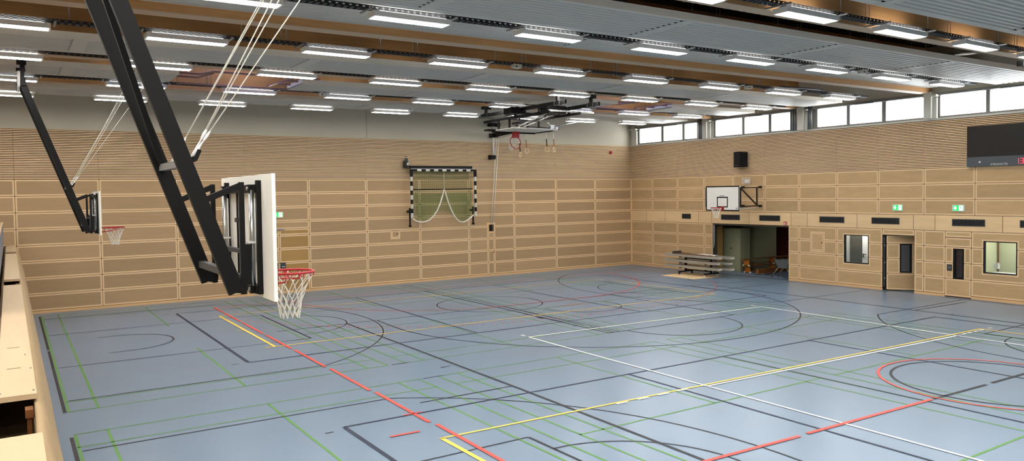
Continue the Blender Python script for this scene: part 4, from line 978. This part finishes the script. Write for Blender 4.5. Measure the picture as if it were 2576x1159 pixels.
# ------------------------------------------------------------------ parapet at the left: front of the telescopic stand
t = thing('telescopic_stand', 'padded front of the retracted stand with pale wooden lids along the left', 'stand', (-.5, 0, 0))
cuts = [-22, -10.07, -8.93, -.16, .94, 8.96, 9.94, D-.02]
prof = [(-.31, 0), (-.33, .4), (-.40, 1.2), (-.50, 1.85), (-.575, 2.15), (-.605, 2.24), (-.635, 2.275), (-.66, 2.27), (-.66, 2.1)]
for a, b in zip(cuts, cuts[1:]):
    mb = MB(); n = 10; m = len(prof); vs = []
    for i in range(n+1):
        y = a+.002+(b-a-.004)*i/n; e = .008*math.sin(y*2.1)+.006*math.sin(y*5.3+1) if b-a < 1.3 else .004*math.sin(y*1.3)
        e *= math.sin(PI*i/n); vs += [(x+(e if 0 < k < m-1 else 0), y, z) for k, (x, z) in enumerate(prof)]
    mb.add(vs, [(i*m+k, i*m+k+1, (i+1)*m+k+1, (i+1)*m+k) for i in range(n) for k in range(m-1)], 0, 0, True)
    mb.build('front_pad', PAD, t)
for a, b in ((-22, -10.07), (-8.93, -.16), (.94, 8.96), (9.94, D-.1)):
    mb = MB(); mb.box((-.89, a, 2.295), (-.642, b, 2.335)); l = mb.build('lid', LID, t)
    if a == -8.93:
        mb = MB()
        for y in (-7.84, -6.75): mb.box((-.83, y-.01, 2.335), (-.73, y+.01, 2.3365))
        mb.build('slot', INNER, l)
        mb = MB()
        for p in ((-.66, -8.8), (-.66, -7.9), (-.69, -7.2), (-.87, -8.8)): mb.box((p[0]-.006, p[1]-.02, 2.335), (p[0]+.006, p[1]+.02, 2.3362))
        mb.build('screw', DKGREY, l)
mb = MB(); mb.box((-.90, -22, 1.9), (-.66, D-.03, 1.95)); mb.box((-.92, -22, 1.5), (-.89, D-.03, 2.29)); mb.box((-.668, -22, 1.5), (-.662, D-.03, 2.2))
mb.build('inner_box', INNER, t)
for a, b in ((-10.07, -8.93), (-.16, .94), (8.96, 9.94)):
    mb = MB(); mb.box((-.71, b-.16, 1.95), (-.68, b-.1, 2.24)); mb.box((-.72, b-.18, 2.2), (-.67, b-.06, 2.26)); mb.box((-.9, a+.05, 1.75), (-.67, a+.1, 1.8)); mb.build('lock_post', BENCHDARK, t)
t = thing('stand_barrier', 'grey barrier panel at the extreme left edge beside the stand front', 'barrier', (-.97, 8, 2.3))
mb = MB(); mb.box((-1.0, -4, 2.32), (-.955, D-.25, 3.02)); mb.build('panel', GUARD, t)
mb = MB(); mb.box((-1.01, -4, 3.02), (-.945, D-.25, 3.07)); mb.build('top_rail', LID, t)
mb = MB(); mb.box((-7, -22, 2.26), (-.97, D-.02, 2.30)); struct(mb.build('floor_stand', INNER))

# ------------------------------------------------------------------ light
def area(name, loc, sx, sy, e, col=(1, 1, 1), rot=(0, 0, 0), portal=False):
    l = bpy.data.lights.new(name, 'AREA'); l.shape = 'RECTANGLE'; l.size = sx; l.size_y = sy; l.energy = e; l.color = col
    o = bpy.data.objects.new(name, l); C.objects.link(o); o.location = loc; o.rotation_euler = rot
    if portal: l.cycles.is_portal = True
    return o
for y, x, n in ((-10.7, 9.5, 31), (-14.3, 9.5, 31), (-18, 9.5, 31), (-22, 9.5, 31), (-7.0, .5, 13), (-3.25, -3.5, 5), (.42, -4.5, 3), (3.97, -4.5, 3), (7.6, -4.5, 3), (11.06, -4.5, 3)):
    area('luminaire_row', (x, y, 6.83), n, .28, n*29, (1, .985, .96))
area('store_fill', (30.6, 6.6, 2.62), .4, .4, 8, (1, .95, .88)); area('office_lamp', (26.85, 2.0, 2.65), .6, .8, 46, (1, .97, .92)); area('teacher_lamp', (27.2, -3.8, 2.6), .8, .8, 46, (1, .98, .9)); area('stair_lamp', (26.9, -1.9, 2.6), .3, .3, 5, (1, .95, .85)); area('passage_lamp', (27.6, -.2, 2.6), .3, .3, 4, (1, .95, .85))  # the store light is an added fill that brightens the back brick wall
w = bpy.data.worlds.new('sky'); bpy.context.scene.world = w; w.use_nodes = True
bg = w.node_tree.nodes['Background']; bg.inputs['Color'].default_value = (.93, .97, 1, 1); bg.inputs['Strength'].default_value = 12.
for a, b in CL: area('window_portal', (W+.14, (a+b)/2, 6.575), .84, b-a, 1, rot=(0, PI/2, 0), portal=True)
for a, b, c, e in SKY: area('skylight_portal', ((a+b)/2, (c+e)/2, 9.02), b-a, e-c, 1, portal=True)

# ------------------------------------------------------------------ camera (matched to the court geometry)
f, pitch, yaw, roll, cx, cy, cz, py = 1922.8267, -.0351, .5816, -.0139, -.7709, -15.5438, 3.7584, 553.8497
pitch, roll, yaw = PITCH, ROLL, YAW = -0.03506, -0.01388, 0.58158
cy_, sy_ = math.cos(yaw), math.sin(yaw); cp, sp = math.cos(pitch), math.sin(pitch)
fw = Vector((sy_*cp, cy_*cp, sp)); rt = Vector((cy_, -sy_, 0)); up = rt.cross(fw)
r2 = rt*math.cos(roll)+up*math.sin(roll); u2 = -rt*math.sin(roll)+up*math.cos(roll)
cam = bpy.data.cameras.new('camera'); co = bpy.data.objects.new('camera', cam); C.objects.link(co)
co.matrix_world = Matrix(((r2.x, u2.x, -fw.x, cx), (r2.y, u2.y, -fw.y, cy), (r2.z, u2.z, -fw.z, cz), (0, 0, 0, 1)))
cam.sensor_width = 36; cam.sensor_fit = 'HORIZONTAL'; cam.lens = f/2576*36; cam.shift_y = -(579.5-py)/2576; cam.clip_start = .05; cam.clip_end = 200
sc = bpy.context.scene; sc.camera = co
sc.view_settings.view_transform = 'Standard'; sc.view_settings.look = 'None'; sc.view_settings.exposure = 0
try: sc.cycles.max_bounces = 8; sc.cycles.diffuse_bounces = 5; sc.cycles.transparent_max_bounces = 16; sc.cycles.use_denoising = True; sc.cycles.sample_clamp_indirect = 6
except Exception: pass
